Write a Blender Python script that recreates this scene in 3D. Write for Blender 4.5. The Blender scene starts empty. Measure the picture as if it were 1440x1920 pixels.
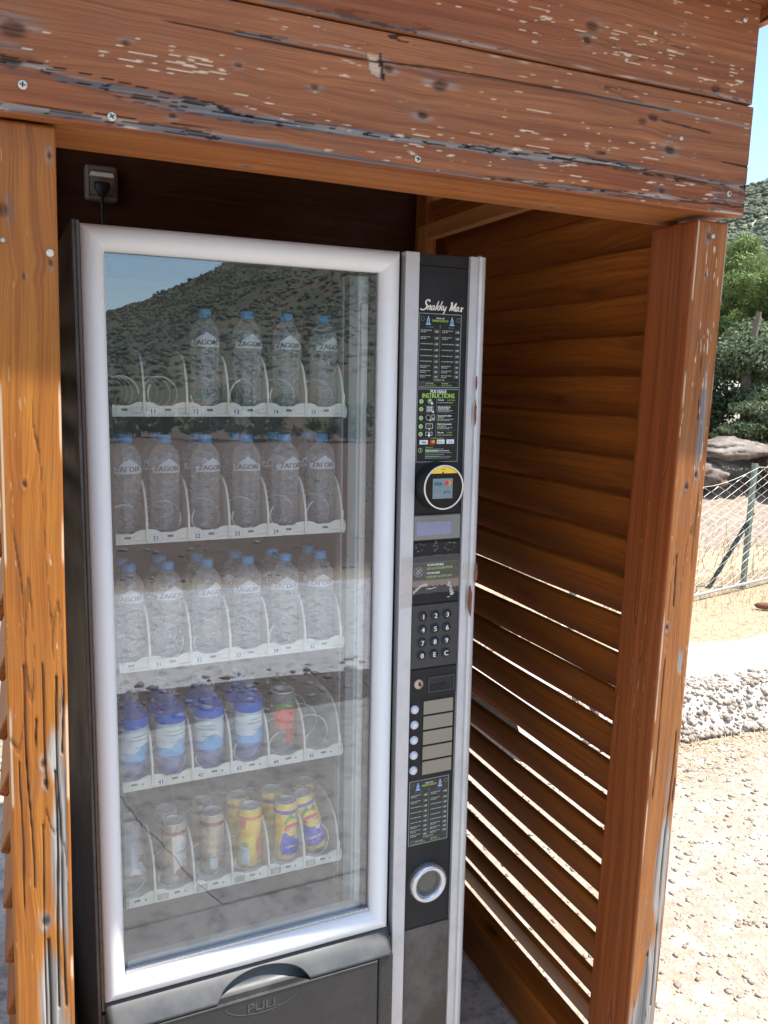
import bpy, bmesh, math, random
import numpy as np
from mathutils import Matrix, Vector, noise as mnoise
rnd = random.Random(7)
S = bpy.context.scene
COL = S.collection
PI = math.pi

# ------------------------------------------------------------------ camera, light, exposure
CAM = bpy.data.cameras.new('camera')
cam = bpy.data.objects.new('camera', CAM); COL.objects.link(cam)
S.camera = cam
yaw, pit, rol = 0.399132, -0.151711, 0.036853
f = Vector((math.sin(yaw)*math.cos(pit), math.cos(yaw)*math.cos(pit), math.sin(pit)))
r = f.cross(Vector((0, 0, 1))).normalized(); u = r.cross(f)
r2 = math.cos(rol)*r + math.sin(rol)*u; u2 = -math.sin(rol)*r + math.cos(rol)*u
cam.matrix_world = Matrix(((r2.x, u2.x, -f.x, 0), (r2.y, u2.y, -f.y, -1.24), (r2.z, u2.z, -f.z, 1.54), (0, 0, 0, 1)))
CAM.sensor_fit = 'HORIZONTAL'; CAM.sensor_width = 36; CAM.lens = 1607.88/1440*36
CAM.clip_start = 0.02; CAM.clip_end = 3000

SUN_EL, SUN_AZ = math.radians(63.0), math.radians(64)       # az: from -Y towards +X
sdir = Vector((math.sin(SUN_AZ)*math.cos(SUN_EL), -math.cos(SUN_AZ)*math.cos(SUN_EL), math.sin(SUN_EL)))
W = bpy.data.worlds.new('World'); S.world = W; W.use_nodes = True
nt = W.node_tree; nt.nodes.clear()
wo = nt.nodes.new('ShaderNodeOutputWorld'); bg = nt.nodes.new('ShaderNodeBackground')
sky = nt.nodes.new('ShaderNodeTexSky'); sky.sky_type = 'NISHITA'; sky.sun_disc = False
sky.sun_elevation = SUN_EL; sky.sun_rotation = PI - SUN_AZ
sky.air_density = 1.0; sky.dust_density = .15; sky.ozone_density = 2.2
tc = nt.nodes.new('ShaderNodeTexCoord'); mp = nt.nodes.new('ShaderNodeMapping'); mp.inputs['Scale'].default_value = (1, 1, 2.2); mp.inputs['Location'].default_value = (.35, 0, .1)
nz = nt.nodes.new('ShaderNodeTexNoise'); nz.inputs['Scale'].default_value = 2.6; nz.inputs['Detail'].default_value = 7; nz.inputs['Roughness'].default_value = .55
cr = nt.nodes.new('ShaderNodeValToRGB'); cr.color_ramp.elements[0].position = .50; cr.color_ramp.elements[1].position = .66
mx = nt.nodes.new('ShaderNodeMix'); mx.data_type = 'RGBA'
mx.inputs[7].default_value = (7.0, 7.4, 8.0, 1)
L = nt.links.new
L(tc.outputs['Generated'], mp.inputs[0]); L(mp.outputs[0], nz.inputs['Vector']); L(nz.outputs[0], cr.inputs[0])
L(cr.outputs[0], mx.inputs[0]); L(sky.outputs[0], mx.inputs[6]); L(mx.outputs[2], bg.inputs[0]); L(bg.outputs[0], wo.inputs[0])
bg.inputs[1].default_value = 0.135
sl = bpy.data.lights.new('sun', 'SUN'); sl.energy = 4.8; sl.angle = math.radians(.53); sl.color = (1, .945, .87)
so = bpy.data.objects.new('sun', sl); COL.objects.link(so)
so.rotation_euler = sdir.to_track_quat('Z', 'Y').to_euler(); so.location = (3, -6, 8)
S.view_settings.view_transform = 'Standard'; S.view_settings.look = 'None'; S.view_settings.gamma = 1
S.view_settings.use_curve_mapping = False
S.view_settings.exposure = 1.22
S.cycles.transparent_max_bounces = 40; S.cycles.max_bounces = 10; S.cycles.diffuse_bounces = 5; S.cycles.glossy_bounces = 5

# ------------------------------------------------------------------ node helpers, materials
class NT:
    def __init__(s, name):
        s.m = bpy.data.materials.new(name); s.m.use_nodes = True; s.t = s.m.node_tree; s.t.nodes.clear()
        s.out = s.n('ShaderNodeOutputMaterial')
    def n(s, ty, **k):
        o = s.t.nodes.new(ty)
        for a, b in k.items(): setattr(o, a, b)
        return o
    def l(s, a, b):
        s.t.links.new(a, b)
    def val(s, x, inp):
        if isinstance(x, (int, float)): inp.default_value = x
        elif isinstance(x, (tuple, list)): inp.default_value = tuple(x) + ((1,) if len(x) == 3 and inp.type == 'RGBA' else ())
        else: s.l(x, inp)
    def math(s, op, a, b=0, c=0, clamp=False):
        o = s.n('ShaderNodeMath', operation=op, use_clamp=clamp)
        s.val(a, o.inputs[0]); s.val(b, o.inputs[1]); s.val(c, o.inputs[2]); return o.outputs[0]
    def mix(s, fac, a, b, mode='MIX'):
        o = s.n('ShaderNodeMix', data_type='RGBA', blend_type=mode)
        s.val(fac, o.inputs[0]); s.val(a, o.inputs[6]); s.val(b, o.inputs[7]); return o.outputs[2]
    def noise(s, vec, scale, detail=4, rough=.5, dist=0, dim='3D'):
        o = s.n('ShaderNodeTexNoise', noise_dimensions=dim); s.l(vec, o.inputs['Vector'])
        o.inputs['Scale'].default_value = scale; o.inputs['Detail'].default_value = detail
        o.inputs['Roughness'].default_value = rough; o.inputs['Distortion'].default_value = dist; return o.outputs[0]
    def ramp(s, fac, pts, interp='LINEAR'):
        o = s.n('ShaderNodeValToRGB'); s.val(fac, o.inputs[0]); e = o.color_ramp.elements; o.color_ramp.interpolation = interp
        while len(e) < len(pts): e.new(.5)
        for i, (p, c) in enumerate(pts):
            e[i].position = p; e[i].color = (c, c, c, 1) if isinstance(c, (int, float)) else tuple(c) + (1,)
        return o.outputs[0]
    def mapping(s, vec, scale=(1, 1, 1), loc=(0, 0, 0)):
        o = s.n('ShaderNodeMapping'); s.l(vec, o.inputs[0]); o.inputs['Scale'].default_value = scale; s.val(loc, o.inputs['Location']); return o.outputs[0]
    def bump(s, h, strength=.3, dist=.001, normal=None):
        o = s.n('ShaderNodeBump'); o.inputs['Strength'].default_value = strength; o.inputs['Distance'].default_value = dist
        s.l(h, o.inputs['Height'])
        if normal is not None: s.l(normal, o.inputs['Normal'])
        return o.outputs[0]
    def bsdf(s, col, rough=.5, metal=0, normal=None, spec=.5, coat=0, **k):
        o = s.n('ShaderNodeBsdfPrincipled')
        s.val(col, o.inputs['Base Color']); s.val(rough, o.inputs['Roughness']); s.val(metal, o.inputs['Metallic'])
        s.val(spec, o.inputs['Specular IOR Level']); s.val(coat, o.inputs['Coat Weight'])
        if normal is not None: s.l(normal, o.inputs['Normal'])
        return o.outputs[0]
    def fin(s, sh):
        s.l(sh, s.out.inputs[0]); return s.m
    def obj(s): return s.n('ShaderNodeTexCoord').outputs['Object']
    def geo(s): return s.n('ShaderNodeNewGeometry').outputs['Position']
    def rand(s): return s.n('ShaderNodeObjectInfo').outputs['Random']
    def attr(s, name):
        o = s.n('ShaderNodeAttribute', attribute_name=name); return o

def plain(name, col, rough=.5, metal=0, var=.12, scale=30, bump=.0, coat=0, spec=.5):
    s = NT(name); v = s.obj()
    n = s.noise(v, scale, 5, .6)
    c = s.mix(n, tuple(x*(1-var) for x in col), tuple(min(1, x*(1+var)) for x in col))
    n2 = s.noise(v, scale*4, 4, .6)
    rr = s.math('MULTIPLY_ADD', n2, .18, rough-.09)
    nm = s.bump(n2, bump, .001) if bump else None
    return s.fin(s.bsdf(c, rr, metal, nm, spec, coat))

def wood(name, light, dark, rough=.45, grey_amt=1.0, knots=True, coat=.15, dirt=.25):
    """varnished pine: UVs are metres (x along the grain, y across); vertex attributes carry weathering"""
    s = NT(name)
    uv = s.n('ShaderNodeUVMap').outputs[0]
    rd = s.rand()
    off = s.n('ShaderNodeCombineXYZ'); s.l(s.math('MULTIPLY', rd, 37.1), off.inputs[0]); s.l(s.math('MULTIPLY', rd, 11.3), off.inputs[1]); s.l(s.math('MULTIPLY', rd, 5.7), off.inputs[2])
    add = s.n('ShaderNodeVectorMath', operation='ADD'); s.l(uv, add.inputs[0]); s.l(off.outputs[0], add.inputs[1]); P = add.outputs[0]
    # knots scattered by a stretched voronoi
    if knots:
        vo = s.n('ShaderNodeTexVoronoi'); s.l(s.mapping(P, (3.2, 9, 1)), vo.inputs['Vector']); vo.inputs['Scale'].default_value = 1
        vd = vo.outputs['Distance']
        kn = s.ramp(vd, [(.0, 1), (.05, 1), (.10, .35), (.20, 0)])
        cs = s.n('ShaderNodeSeparateColor'); s.l(vo.outputs['Color'], cs.inputs[0])
        kn = s.math('MULTIPLY', kn, s.math('GREATER_THAN', cs.outputs[0], .45))
        warp = s.math('MULTIPLY', s.ramp(vd, [(0, 1), (.45, 0)], 'EASE'), .016)
    else:
        kn = s.math('MULTIPLY', 0, 0); warp = kn
    sep = s.n('ShaderNodeSeparateXYZ'); s.l(P, sep.inputs[0])
    slow = s.math('MULTIPLY', s.math('SUBTRACT', s.noise(s.mapping(P, (1.4, 7, 1)), 1, 2, .5), .5), .05)
    cy = s.math('ADD', s.math('ADD', sep.outputs[1], warp), slow)
    cb = s.n('ShaderNodeCombineXYZ'); s.l(sep.outputs[0], cb.inputs[0]); s.l(cy, cb.inputs[1]); s.l(sep.outputs[2], cb.inputs[2]); G = cb.outputs[0]
    ring = s.noise(s.mapping(G, (.9, 75, 1)), 1, 2, .55)
    fine = s.noise(s.mapping(G, (9, 620, 1)), 1, 3, .6)
    big = s.noise(s.mapping(P, (1.6, 9, 1)), 1, 3, .6)
    pore = s.ramp(s.noise(s.mapping(G, (14, 900, 1)), 1, 1, .5), [(.28, 1), (.40, 0)])
    t = s.ramp(ring, [(.30, 0), (.52, .55), (.60, 1), (.72, .35)])
    c = s.mix(s.math('MULTIPLY', t, .95), light, dark)
    c = s.mix(s.math('MULTIPLY', s.ramp(big, [(.3, 0), (.7, 1)]), .4), c, tuple(x*.62 for x in dark))
    c = s.mix(s.math('MULTIPLY', s.ramp(fine, [(.38, 1), (.60, 0)]), .5), c, tuple(x*.55 for x in dark))
    c = s.mix(s.math('MULTIPLY', pore, .35), c, tuple(x*.3 for x in dark))
    c = s.mix(s.math('MULTIPLY', kn, .9), c, tuple(x*.28 for x in dark))
    di = s.ramp(s.noise(P, 11, 6, .65), [(.5, 0), (.75, 1)])
    c = s.mix(s.math('MULTIPLY', di, dirt), c, (.16, .115, .085))
    # attributes: red (deeper red tone), grey (bare weathered), wear (bare pale flakes), dark (cracks, knots)
    a = s.attr('weather'); sp = s.n('ShaderNodeSeparateColor'); s.l(a.outputs['Color'], sp.inputs[0])
    grey, wear, darkm, red = sp.outputs[0], sp.outputs[1], sp.outputs[2], s.attr('redness').outputs['Fac']
    c = s.mix(red, c, s.mix(t, (.30, .068, .014), (.17, .036, .008)))
    gcol = s.mix(s.noise(s.mapping(G, (5, 230, 1)), 1, 4, .7), (.05, .042, .036), (.62, .56, .48))
    gcol = s.mix(s.ramp(ring, [(.4, 0), (.6, 1)]), gcol, (.10, .10, .105))
    c = s.mix(s.math('MULTIPLY', grey, grey_amt), c, gcol)
    c = s.mix(wear, c, s.mix(fine, (.46, .32, .19), (.74, .60, .43)))
    c = s.mix(darkm, c, (.012, .008, .006))
    rr = s.math('ADD', s.math('MULTIPLY', grey, .35), s.math('MULTIPLY_ADD', fine, .3, rough-.15), clamp=True)
    h = s.math('ADD', s.math('MULTIPLY', fine, .5), s.math('MULTIPLY', ring, .5))
    h = s.math('SUBTRACT', h, s.math('MULTIPLY', wear, .8))
    nm = s.bump(h, .45, .0009)
    return s.fin(s.bsdf(c, rr, 0, nm, .22, coat))

M = {}
M['wood_face'] = wood('weathered_red_brown_varnish', (.44, .172, .064), (.25, .084, .032), .5, coat=.03, knots=False)
M['wood_post'] = wood('orange_pine_varnish', (.50, .205, .030), (.33, .108, .018), .42, coat=.06, knots=False, dirt=.18)
M['wood_in'] = wood('brown_orange_slat_varnish', (.36, .105, .012), (.21, .056, .008), .5, coat=.0, dirt=.12)
M['wood_post2'] = wood('faded_orange_brown_post', (.46, .19, .058), (.30, .105, .030), .45, coat=.04, knots=False, dirt=.25)
M['wood_back'] = wood('shade_darkened_boards', (.085, .028, .008), (.05, .016, .006), .6, coat=0, dirt=.1)  # darker base colour stands in for the shade inside the hut
M['wood_beam'] = wood('orange_beam_varnish', (.56, .21, .055), (.38, .13, .035), .5, coat=.08, dirt=.12)

def metal_paint(name, col, rough, metal=.0, streak=.1, grime=.3, spec=.5, vert=True):
    s = NT(name); v = s.obj()
    st = s.noise(s.mapping(v, (55, 55, 1.3) if vert else (1.3, 55, 55)), 1, 4, .6)
    sm = s.ramp(s.noise(v, 9, 6, .7), [(.45, 0), (.72, 1)])
    sp = s.ramp(s.noise(v, 160, 3, .6), [(.66, 0), (.73, 1)])
    c = s.mix(s.math('MULTIPLY', st, streak*2), col, tuple(x*.75 for x in col))
    c = s.mix(s.math('MULTIPLY', sm, grime), c, (.30, .27, .24))
    c = s.mix(s.math('MULTIPLY', sp, grime*.9), c, (.16, .12, .09))
    rr = s.math('ADD', s.math('MULTIPLY', sm, .2), s.math('MULTIPLY_ADD', st, .12, rough-.06))
    return s.fin(s.bsdf(c, rr, metal, None, spec))
M['frame'] = metal_paint('silver_white_door_lacquer', (.80, .805, .79), .38, .0, .03, .05, .35)
M['alu'] = metal_paint('brushed_grey_aluminium', (.62, .61, .60), .42, .35, .18, .25)
M['dark_cab'] = metal_paint('dark_brown_cabinet_steel', (.055, .042, .035), .45, .0, .2, .35)
M['black'] = metal_paint('black_column_plastic', (.018, .018, .019), .46, 0, .3, .05, .25)
M['black2'] = metal_paint('grey_black_hood_plastic', (.045, .049, .052), .42, 0, .3, .12, vert=False)
M['flap'] = metal_paint('dark_glossy_flap_plastic', (.022, .022, .023), .28, .0, .3, .04, vert=False)
M['rust'] = plain('rust_stain', (.20, .065, .025), .85, var=.5, scale=90)
M['tray'] = plain('cream_white_tray_plastic', (.72, .70, .62), .45, var=.05, scale=20)
M['num'] = plain('black_number_ink', (.03, .03, .03), .6)
M['slot'] = plain('brown_grey_slot', (.13, .115, .095), .6)
M['socket'] = plain('dimmed_white_socket_plastic', (.20, .165, .14), .5, var=.1)  # white plastic with the rear wall's dimness put into its colour
M['cavity'] = plain('grey_cavity_lining', (.24, .25, .265), .5, var=.15, scale=12)
M['wire'] = plain('bright_spiral_wire', (.82, .80, .76), .3, .25, var=.05)
M['rubber'] = plain('black_rubber', (.012, .012, .013), .5, var=.2)
M['white_plastic'] = plain('off_white_plastic', (.62, .60, .56), .45, var=.08)
M['lamp'] = plain('milky_lamp_cover', (.55, .60, .60), .35, var=.04)
M['sticker'] = plain('black_sticker_film', (.018, .02, .018), .22, var=.2, scale=60)
M['p_white'] = plain('white_print', (.75, .75, .75), .5, var=.03)
M['p_cream'] = plain('cream_print', (.80, .76, .66), .45, var=.03)
M['p_grey'] = plain('grey_print', (.34, .35, .33), .5, var=.03)
M['p_green'] = plain('lime_green_print', (.36, .60, .10), .5, var=.03)
M['p_dgreen'] = plain('dull_green_border', (.20, .25, .16), .5, var=.05)
M['p_lgreen'] = plain('pale_green_disc', (.42, .60, .28), .5, var=.03)
M['p_blue'] = plain('pale_blue_print', (.35, .50, .80), .5, var=.05)
M['p_navy'] = plain('navy_print', (.02, .035, .16), .45, var=.05)
M['p_red'] = plain('red_print', (.75, .03, .015), .45, var=.05)
M['p_orange'] = plain('orange_print', (.85, .28, .03), .45, var=.05)
M['p_yellow'] = plain('yellow_print', (.85, .60, .05), .4, var=.04)
M['p_teal'] = plain('pale_teal_card', (.18, .26, .27), .4, var=.08)
M['lcd'] = plain('lilac_lcd', (.27, .26, .36), .25, var=.03)
M['khaki'] = plain('khaki_label_window', (.27, .235, .17), .35, var=.06, scale=14)
M['button'] = plain('pearl_button', (.66, .67, .70), .3, var=.03)
M['key'] = plain('black_key_rubber', (.018, .018, .02), .42, var=.1)
M['chrome'] = plain('satin_chrome', (.62, .63, .65), .25, .85, var=.04)
M['olive_glass'] = plain('olive_lock_window', (.10, .10, .075), .2, var=.1)
M['screw'] = plain('zinc_screw', (.62, .58, .48), .42, .6, var=.2, scale=200)
M['cap_blue'] = plain('sky_blue_cap', (.055, .27, .50), .35, var=.05)
M['alu_can'] = plain('bright_can_aluminium', (.60, .60, .61), .4, .6, var=.03)
M['can_yellow'] = plain('yellow_can_print', (.92, .62, .03), .3, .1, var=.03)
M['can_blue'] = plain('royal_blue_can_print', (.03, .05, .60), .3, .1, var=.03)
M['can_beige'] = plain('beige_coffee_can_print', (.52, .42, .32), .25, .35, var=.05)
M['can_brown'] = plain('brown_can_print', (.26, .10, .05), .25, .35, var=.05)
M['can_white'] = plain('white_can_print', (.66, .66, .64), .25, .2, var=.03)
M['can_green'] = plain('leaf_green_print', (.10, .32, .08), .3, .1, var=.1)
M['can_peach'] = plain('peach_orange_print', (.85, .20, .07), .25, .2, var=.06)
M['lb_blue'] = plain('bright_blue_label', (.035, .17, .66), .35, var=.05)
M['lb_sky'] = plain('light_blue_label', (.12, .42, .75), .35, var=.05)
M['lb_white'] = plain('white_blue_label', (.60, .70, .74), .35, var=.04)
M['fence'] = plain('galvanised_wire', (.62, .60, .52), .45, .3, var=.1)
M['fpost'] = plain('pale_green_post_paint', (.15, .19, .165), .55, var=.25, scale=15)
M['fbrace'] = plain('dark_green_brace_paint', (.025, .045, .038), .5, var=.2)
M['pipe'] = plain('galvanised_pipe', (.42, .45, .47), .4, .5, var=.12)

def clear(name, tint, r0=.05, haze=.04, edge=.55, rough=.04, bumps=0., bscale=60, hazecol=(.8, .82, .82), dusty=False, pw=3.0, rimhaze=0):
    s = NT(name)
    lw = s.n('ShaderNodeLayerWeight'); lw.inputs[0].default_value = .5
    fac = s.math('POWER', lw.outputs['Facing'], pw)
    nm = None; v = s.obj()
    if bumps:
        h = s.noise(s.mapping(v, (1, 1, 1.6)), bscale, 2, .5, 1.2); nm = s.bump(h, bumps, .004); s.l(nm, lw.inputs[1])
    tr = s.n('ShaderNodeBsdfTransparent')
    if rimhaze:
        mo = s.noise(s.mapping(v, (1, 1, 2.0)), 42, 2, .5, 2.0); tint = s.mix(s.ramp(mo, [(.42, 0), (.50, 1)]), tuple(x*.50 for x in tint), tint)  # mottled tint paints the light and dark streaks of refraction
    s.val(tint, tr.inputs[0])
    gl = s.n('ShaderNodeBsdfGlossy'); gl.inputs['Roughness'].default_value = rough; gl.inputs[0].default_value = (1, 1, 1, 1)
    df = s.n('ShaderNodeBsdfDiffuse'); s.val(hazecol, df.inputs[0])
    if nm is not None: s.l(nm, gl.inputs['Normal'])
    m1 = s.n('ShaderNodeMixShader'); s.l(tr.outputs[0], m1.inputs[1]); s.l(df.outputs[0], m1.inputs[2])
    hz = haze
    if rimhaze: hz = s.math('MULTIPLY_ADD', s.math('POWER', lw.outputs['Facing'], 1.6), rimhaze, haze, clamp=True)  # pale rim painted in by view angle, in place of refraction
    if dusty:
        a = s.ramp(s.noise(s.mapping(v, (3, 3, 1.2)), 1.6, 6, .65), [(.3, .35), (.7, 1)])
        b = s.noise(v, 140, 4, .7)
        lowz = s.n('ShaderNodeSeparateXYZ'); s.l(v, lowz.inputs[0])
        gz = s.ramp(s.math('MULTIPLY', lowz.outputs[2], .55), [(.1, 1), (.95, .30)])   # haze grows stronger towards the bottom
        hz = s.math('MULTIPLY', s.math('MULTIPLY', a, s.math('MULTIPLY_ADD', b, .7, .65)), s.math('MULTIPLY', gz, haze))
    s.val(hz, m1.inputs[0])
    m2 = s.n('ShaderNodeMixShader'); s.l(m1.outputs[0], m2.inputs[1]); s.l(gl.outputs[0], m2.inputs[2])
    s.l(s.math('MULTIPLY_ADD', fac, edge, r0, clamp=True), m2.inputs[0])
    return s.fin(m2.outputs[0])
M['glass'] = clear('dusty_door_glass', (.93, .95, .95), .100, .050, .8, .0, dusty=True, hazecol=(.80, .82, .84), pw=5)
M['pet'] = clear('clear_ribbed_bottle_plastic', (.95, .97, .98), .07, .07, .85, .07, .55, 34, pw=1.7, rimhaze=.42, hazecol=(.85, .88, .9))
M['pet_blue'] = clear('blue_bottle_plastic', (.70, .80, .98), .06, .34, .5, .1, .5, 50, hazecol=(.16, .27, .70), pw=2.5)
M['pet_can'] = clear('clear_can_plastic', (.9, .93, .92), .07, .14, .5, .06, .3, 60, pw=2.5)
M['label_film'] = clear('frosted_label_film', (.9, .9, .9), .05, .78, .3, .2, hazecol=(.70, .75, .80))
M['divider'] = clear('cream_divider_plastic', (.9, .88, .8), .03, .88, .1, .3, hazecol=(.58, .55, .48))
M['tape'] = clear('clear_packing_tape', (.97, .95, .92), .03, .05, .5, .16, .8, 90, hazecol=(.7, .62, .5))

# ------------------------------------------------------------------ mesh helpers
def mesh(name, V, F, smooth=False):
    me = bpy.data.meshes.new(name); me.from_pydata([tuple(v) for v in V], [], F); me.validate(); me.update()
    if smooth: me.polygons.foreach_set('use_smooth', [True]*len(me.polygons))
    return me
def nmesh(name, V, Q, smooth=False):
    """fast mesh from numpy quads or triangles"""
    V = np.asarray(V, 'f4'); Q = np.asarray(Q, 'i4'); n, k = Q.shape
    me = bpy.data.meshes.new(name); me.vertices.add(len(V)); me.vertices.foreach_set('co', V.ravel())
    me.loops.add(n*k); me.loops.foreach_set('vertex_index', Q.ravel())
    me.polygons.add(n); me.polygons.foreach_set('loop_start', np.arange(0, n*k, k, dtype='i4'))
    me.polygons.foreach_set('loop_total', np.full(n, k, 'i4'))
    if smooth: me.polygons.foreach_set('use_smooth', np.ones(n, bool))
    me.update(calc_edges=True); me.validate(); return me
def link(name, me, mat=None, parent=None, label=None, cat=None, group=None, kind=None, loc=None, rot=None):
    o = bpy.data.objects.new(name, me); COL.objects.link(o)
    if mat is not None and me is not None and len(me.materials) == 0: me.materials.append(M[mat] if isinstance(mat, str) else mat)
    if parent is not None: o.parent = parent
    if label: o['label'] = label
    if cat: o['category'] = cat
    if group: o['group'] = group
    if kind: o['kind'] = kind
    if loc is not None: o.location = loc
    if rot is not None: o.rotation_euler = rot
    return o
def empty(name, label=None, cat=None, group=None, mat=None, kind=None):
    o = bpy.data.objects.new(name, None); COL.objects.link(o); o.empty_display_size = .05
    if label: o['label'] = label
    if cat: o['category'] = cat
    if group: o['group'] = group
    if kind: o['kind'] = kind
    if mat is not None: o.matrix_world = mat
    return o
def copy_tree(o, parent=None):
    c = o.copy(); COL.objects.link(c)
    if parent is not None: c.parent = parent; c.matrix_parent_inverse = o.matrix_parent_inverse
    for ch in o.children: copy_tree(ch, c)
    return c
def from_bm(bm, name, smooth=False):
    me = bpy.data.meshes.new(name); bm.normal_update(); bm.to_mesh(me); bm.free()
    if smooth: me.polygons.foreach_set('use_smooth', [True]*len(me.polygons))
    return me
def bm_box(bm, x0, x1, y0, y1, z0, z1, bev=0., seg=1):
    vs = [bm.verts.new(p) for p in ((x0,y0,z0),(x1,y0,z0),(x1,y1,z0),(x0,y1,z0),(x0,y0,z1),(x1,y0,z1),(x1,y1,z1),(x0,y1,z1))]
    fs = [bm.faces.new([vs[i] for i in q]) for q in ((3,2,1,0),(4,5,6,7),(0,1,5,4),(1,2,6,5),(2,3,7,6),(3,0,4,7))]
    if bev > 0:
        es = list({e for f_ in fs for e in f_.edges})
        bmesh.ops.bevel(bm, geom=es, offset=bev, segments=seg, affect='EDGES', profile=.5)
def box(name, x0, x1, y0, y1, z0, z1, mat, parent=None, bev=0., seg=1, **k):
    bm = bmesh.new(); bm_box(bm, x0, x1, y0, y1, z0, z1, bev, seg)
    return link(name, from_bm(bm, name), mat, parent, **k)
def boxes(name, L_, mat, parent=None, bev=0., **k):
    bm = bmesh.new()
    for b in L_: bm_box(bm, *b, bev)
    return link(name, from_bm(bm, name), mat, parent, **k)
def uv_wood(me, axis):
    """metre UVs: u along the grain axis, v across, per face"""
    uvl = me.uv_layers.new(name='UVMap'); co = np.empty(len(me.vertices)*3); me.vertices.foreach_get('co', co); co = co.reshape(-1, 3)
    li = np.empty(len(me.loops), 'i4'); me.loops.foreach_get('vertex_index', li)
    nrm = np.empty(len(me.polygons)*3); me.polygons.foreach_get('normal', nrm); nrm = np.abs(nrm.reshape(-1, 3))
    lt = np.empty(len(me.polygons), 'i4'); me.polygons.foreach_get('loop_total', lt)
    pn = np.repeat(nrm, lt, axis=0); c = co[li]
    oth = [i for i in range(3) if i != axis]
    pn2 = pn.copy(); pn2[:, axis] = 0
    first = pn2[:, oth[0]] > pn2[:, oth[1]]
    v = np.where(first, c[:, oth[1]], c[:, oth[0]]) + np.where(first, 3.3, 0)
    end = pn[:, axis] > .8
    uu = np.where(end, c[:, oth[0]]*.1, c[:, axis]); v = np.where(end, c[:, oth[1]], v)
    uvl.data.foreach_set('uv', np.stack([uu, v], 1).ravel().astype('f4'))
def wbox(name, x0, x1, y0, y1, z0, z1, mat, parent, axis, bev=.003, **k):
    bm = bmesh.new(); bm_box(bm, x0, x1, y0, y1, z0, z1, bev, 2); me = from_bm(bm, name); uv_wood(me, axis)
    return link(name, me, mat, parent, **k)
def lathe(prof, seg=24, cap=True):
    V = []; F = []
    n = len(prof)
    for i in range(seg):
        a = 2*PI*i/seg
        for (rr, z) in prof: V.append((rr*math.cos(a), rr*math.sin(a), z))
    for i in range(seg):
        j = (i+1) % seg
        for k in range(n-1): F.append((i*n+k, j*n+k, j*n+k+1, i*n+k+1))
    if cap:
        F.append([i*n for i in range(seg)][::-1]); F.append([i*n+n-1 for i in range(seg)])
    return V, F
def lmesh(name, prof, seg=24, cap=True): return mesh(name, *lathe(prof, seg, cap), smooth=True)
def tube(pts, rad, sides=6, closed=False):
    P = [Vector(p) for p in pts]; n = len(P); V = []; F = []
    up = Vector((0, 0, 1))
    for i, p in enumerate(P):
        t = (P[(i+1) % n] - P[i-1]) if closed else (P[min(i+1, n-1)] - P[max(i-1, 0)])
        t.normalize(); a = t.cross(up)
        if a.length < 1e-3: a = t.cross(Vector((1, 0, 0)))
        a.normalize(); b = t.cross(a)
        for k in range(sides):
            q = 2*PI*k/sides; V.append(p + rad*(math.cos(q)*a + math.sin(q)*b))
    m_ = n if closed else n-1
    for i in range(m_):
        for k in range(sides):
            j = (i+1) % n; F.append((i*sides+k, i*sides+(k+1) % sides, j*sides+(k+1) % sides, j*sides+k))
    return V, F
def join_vf(parts):
    V = []; F = []
    for v, f_ in parts:
        o = len(V); V += list(v); F += [tuple(i+o for i in q) for q in f_]
    return V, F
def prism(poly, y0, y1, plane='xz'):
    n = len(poly)
    if plane == 'xz': V = [(p[0], y0, p[1]) for p in poly] + [(p[0], y1, p[1]) for p in poly]
    elif plane == 'yz': V = [(y0, p[0], p[1]) for p in poly] + [(y1, p[0], p[1]) for p in poly]
    else: V = [(p[0], p[1], y0) for p in poly] + [(p[0], p[1], y1) for p in poly]
    F = [tuple(range(n)), tuple(range(2*n-1, n-1, -1))] + [(i, i+n, (i+1) % n+n, (i+1) % n) for i in range(n)]
    return V, F
_tc = {}
def text_mesh(s_, size=1., align='CENTER', cond=1.):
    key = (s_, size, align, cond)
    if key in _tc: return _tc[key]
    cu = bpy.data.curves.new('t', 'FONT'); cu.body = s_; cu.size = size; cu.align_x = align; cu.resolution_u = 3
    ob = bpy.data.objects.new('t', cu); COL.objects.link(ob)
    dg = bpy.context.evaluated_depsgraph_get(); dg.update()
    me = bpy.data.meshes.new_from_object(ob.evaluated_get(dg))
    V = [(v.co.x*cond, v.co.y) for v in me.vertices]; F = [tuple(p.vertices) for p in me.polygons]
    COL.objects.unlink(ob); bpy.data.objects.remove(ob); bpy.data.curves.remove(cu); bpy.data.meshes.remove(me)
    _tc[key] = (V, F); return _tc[key]
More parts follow.
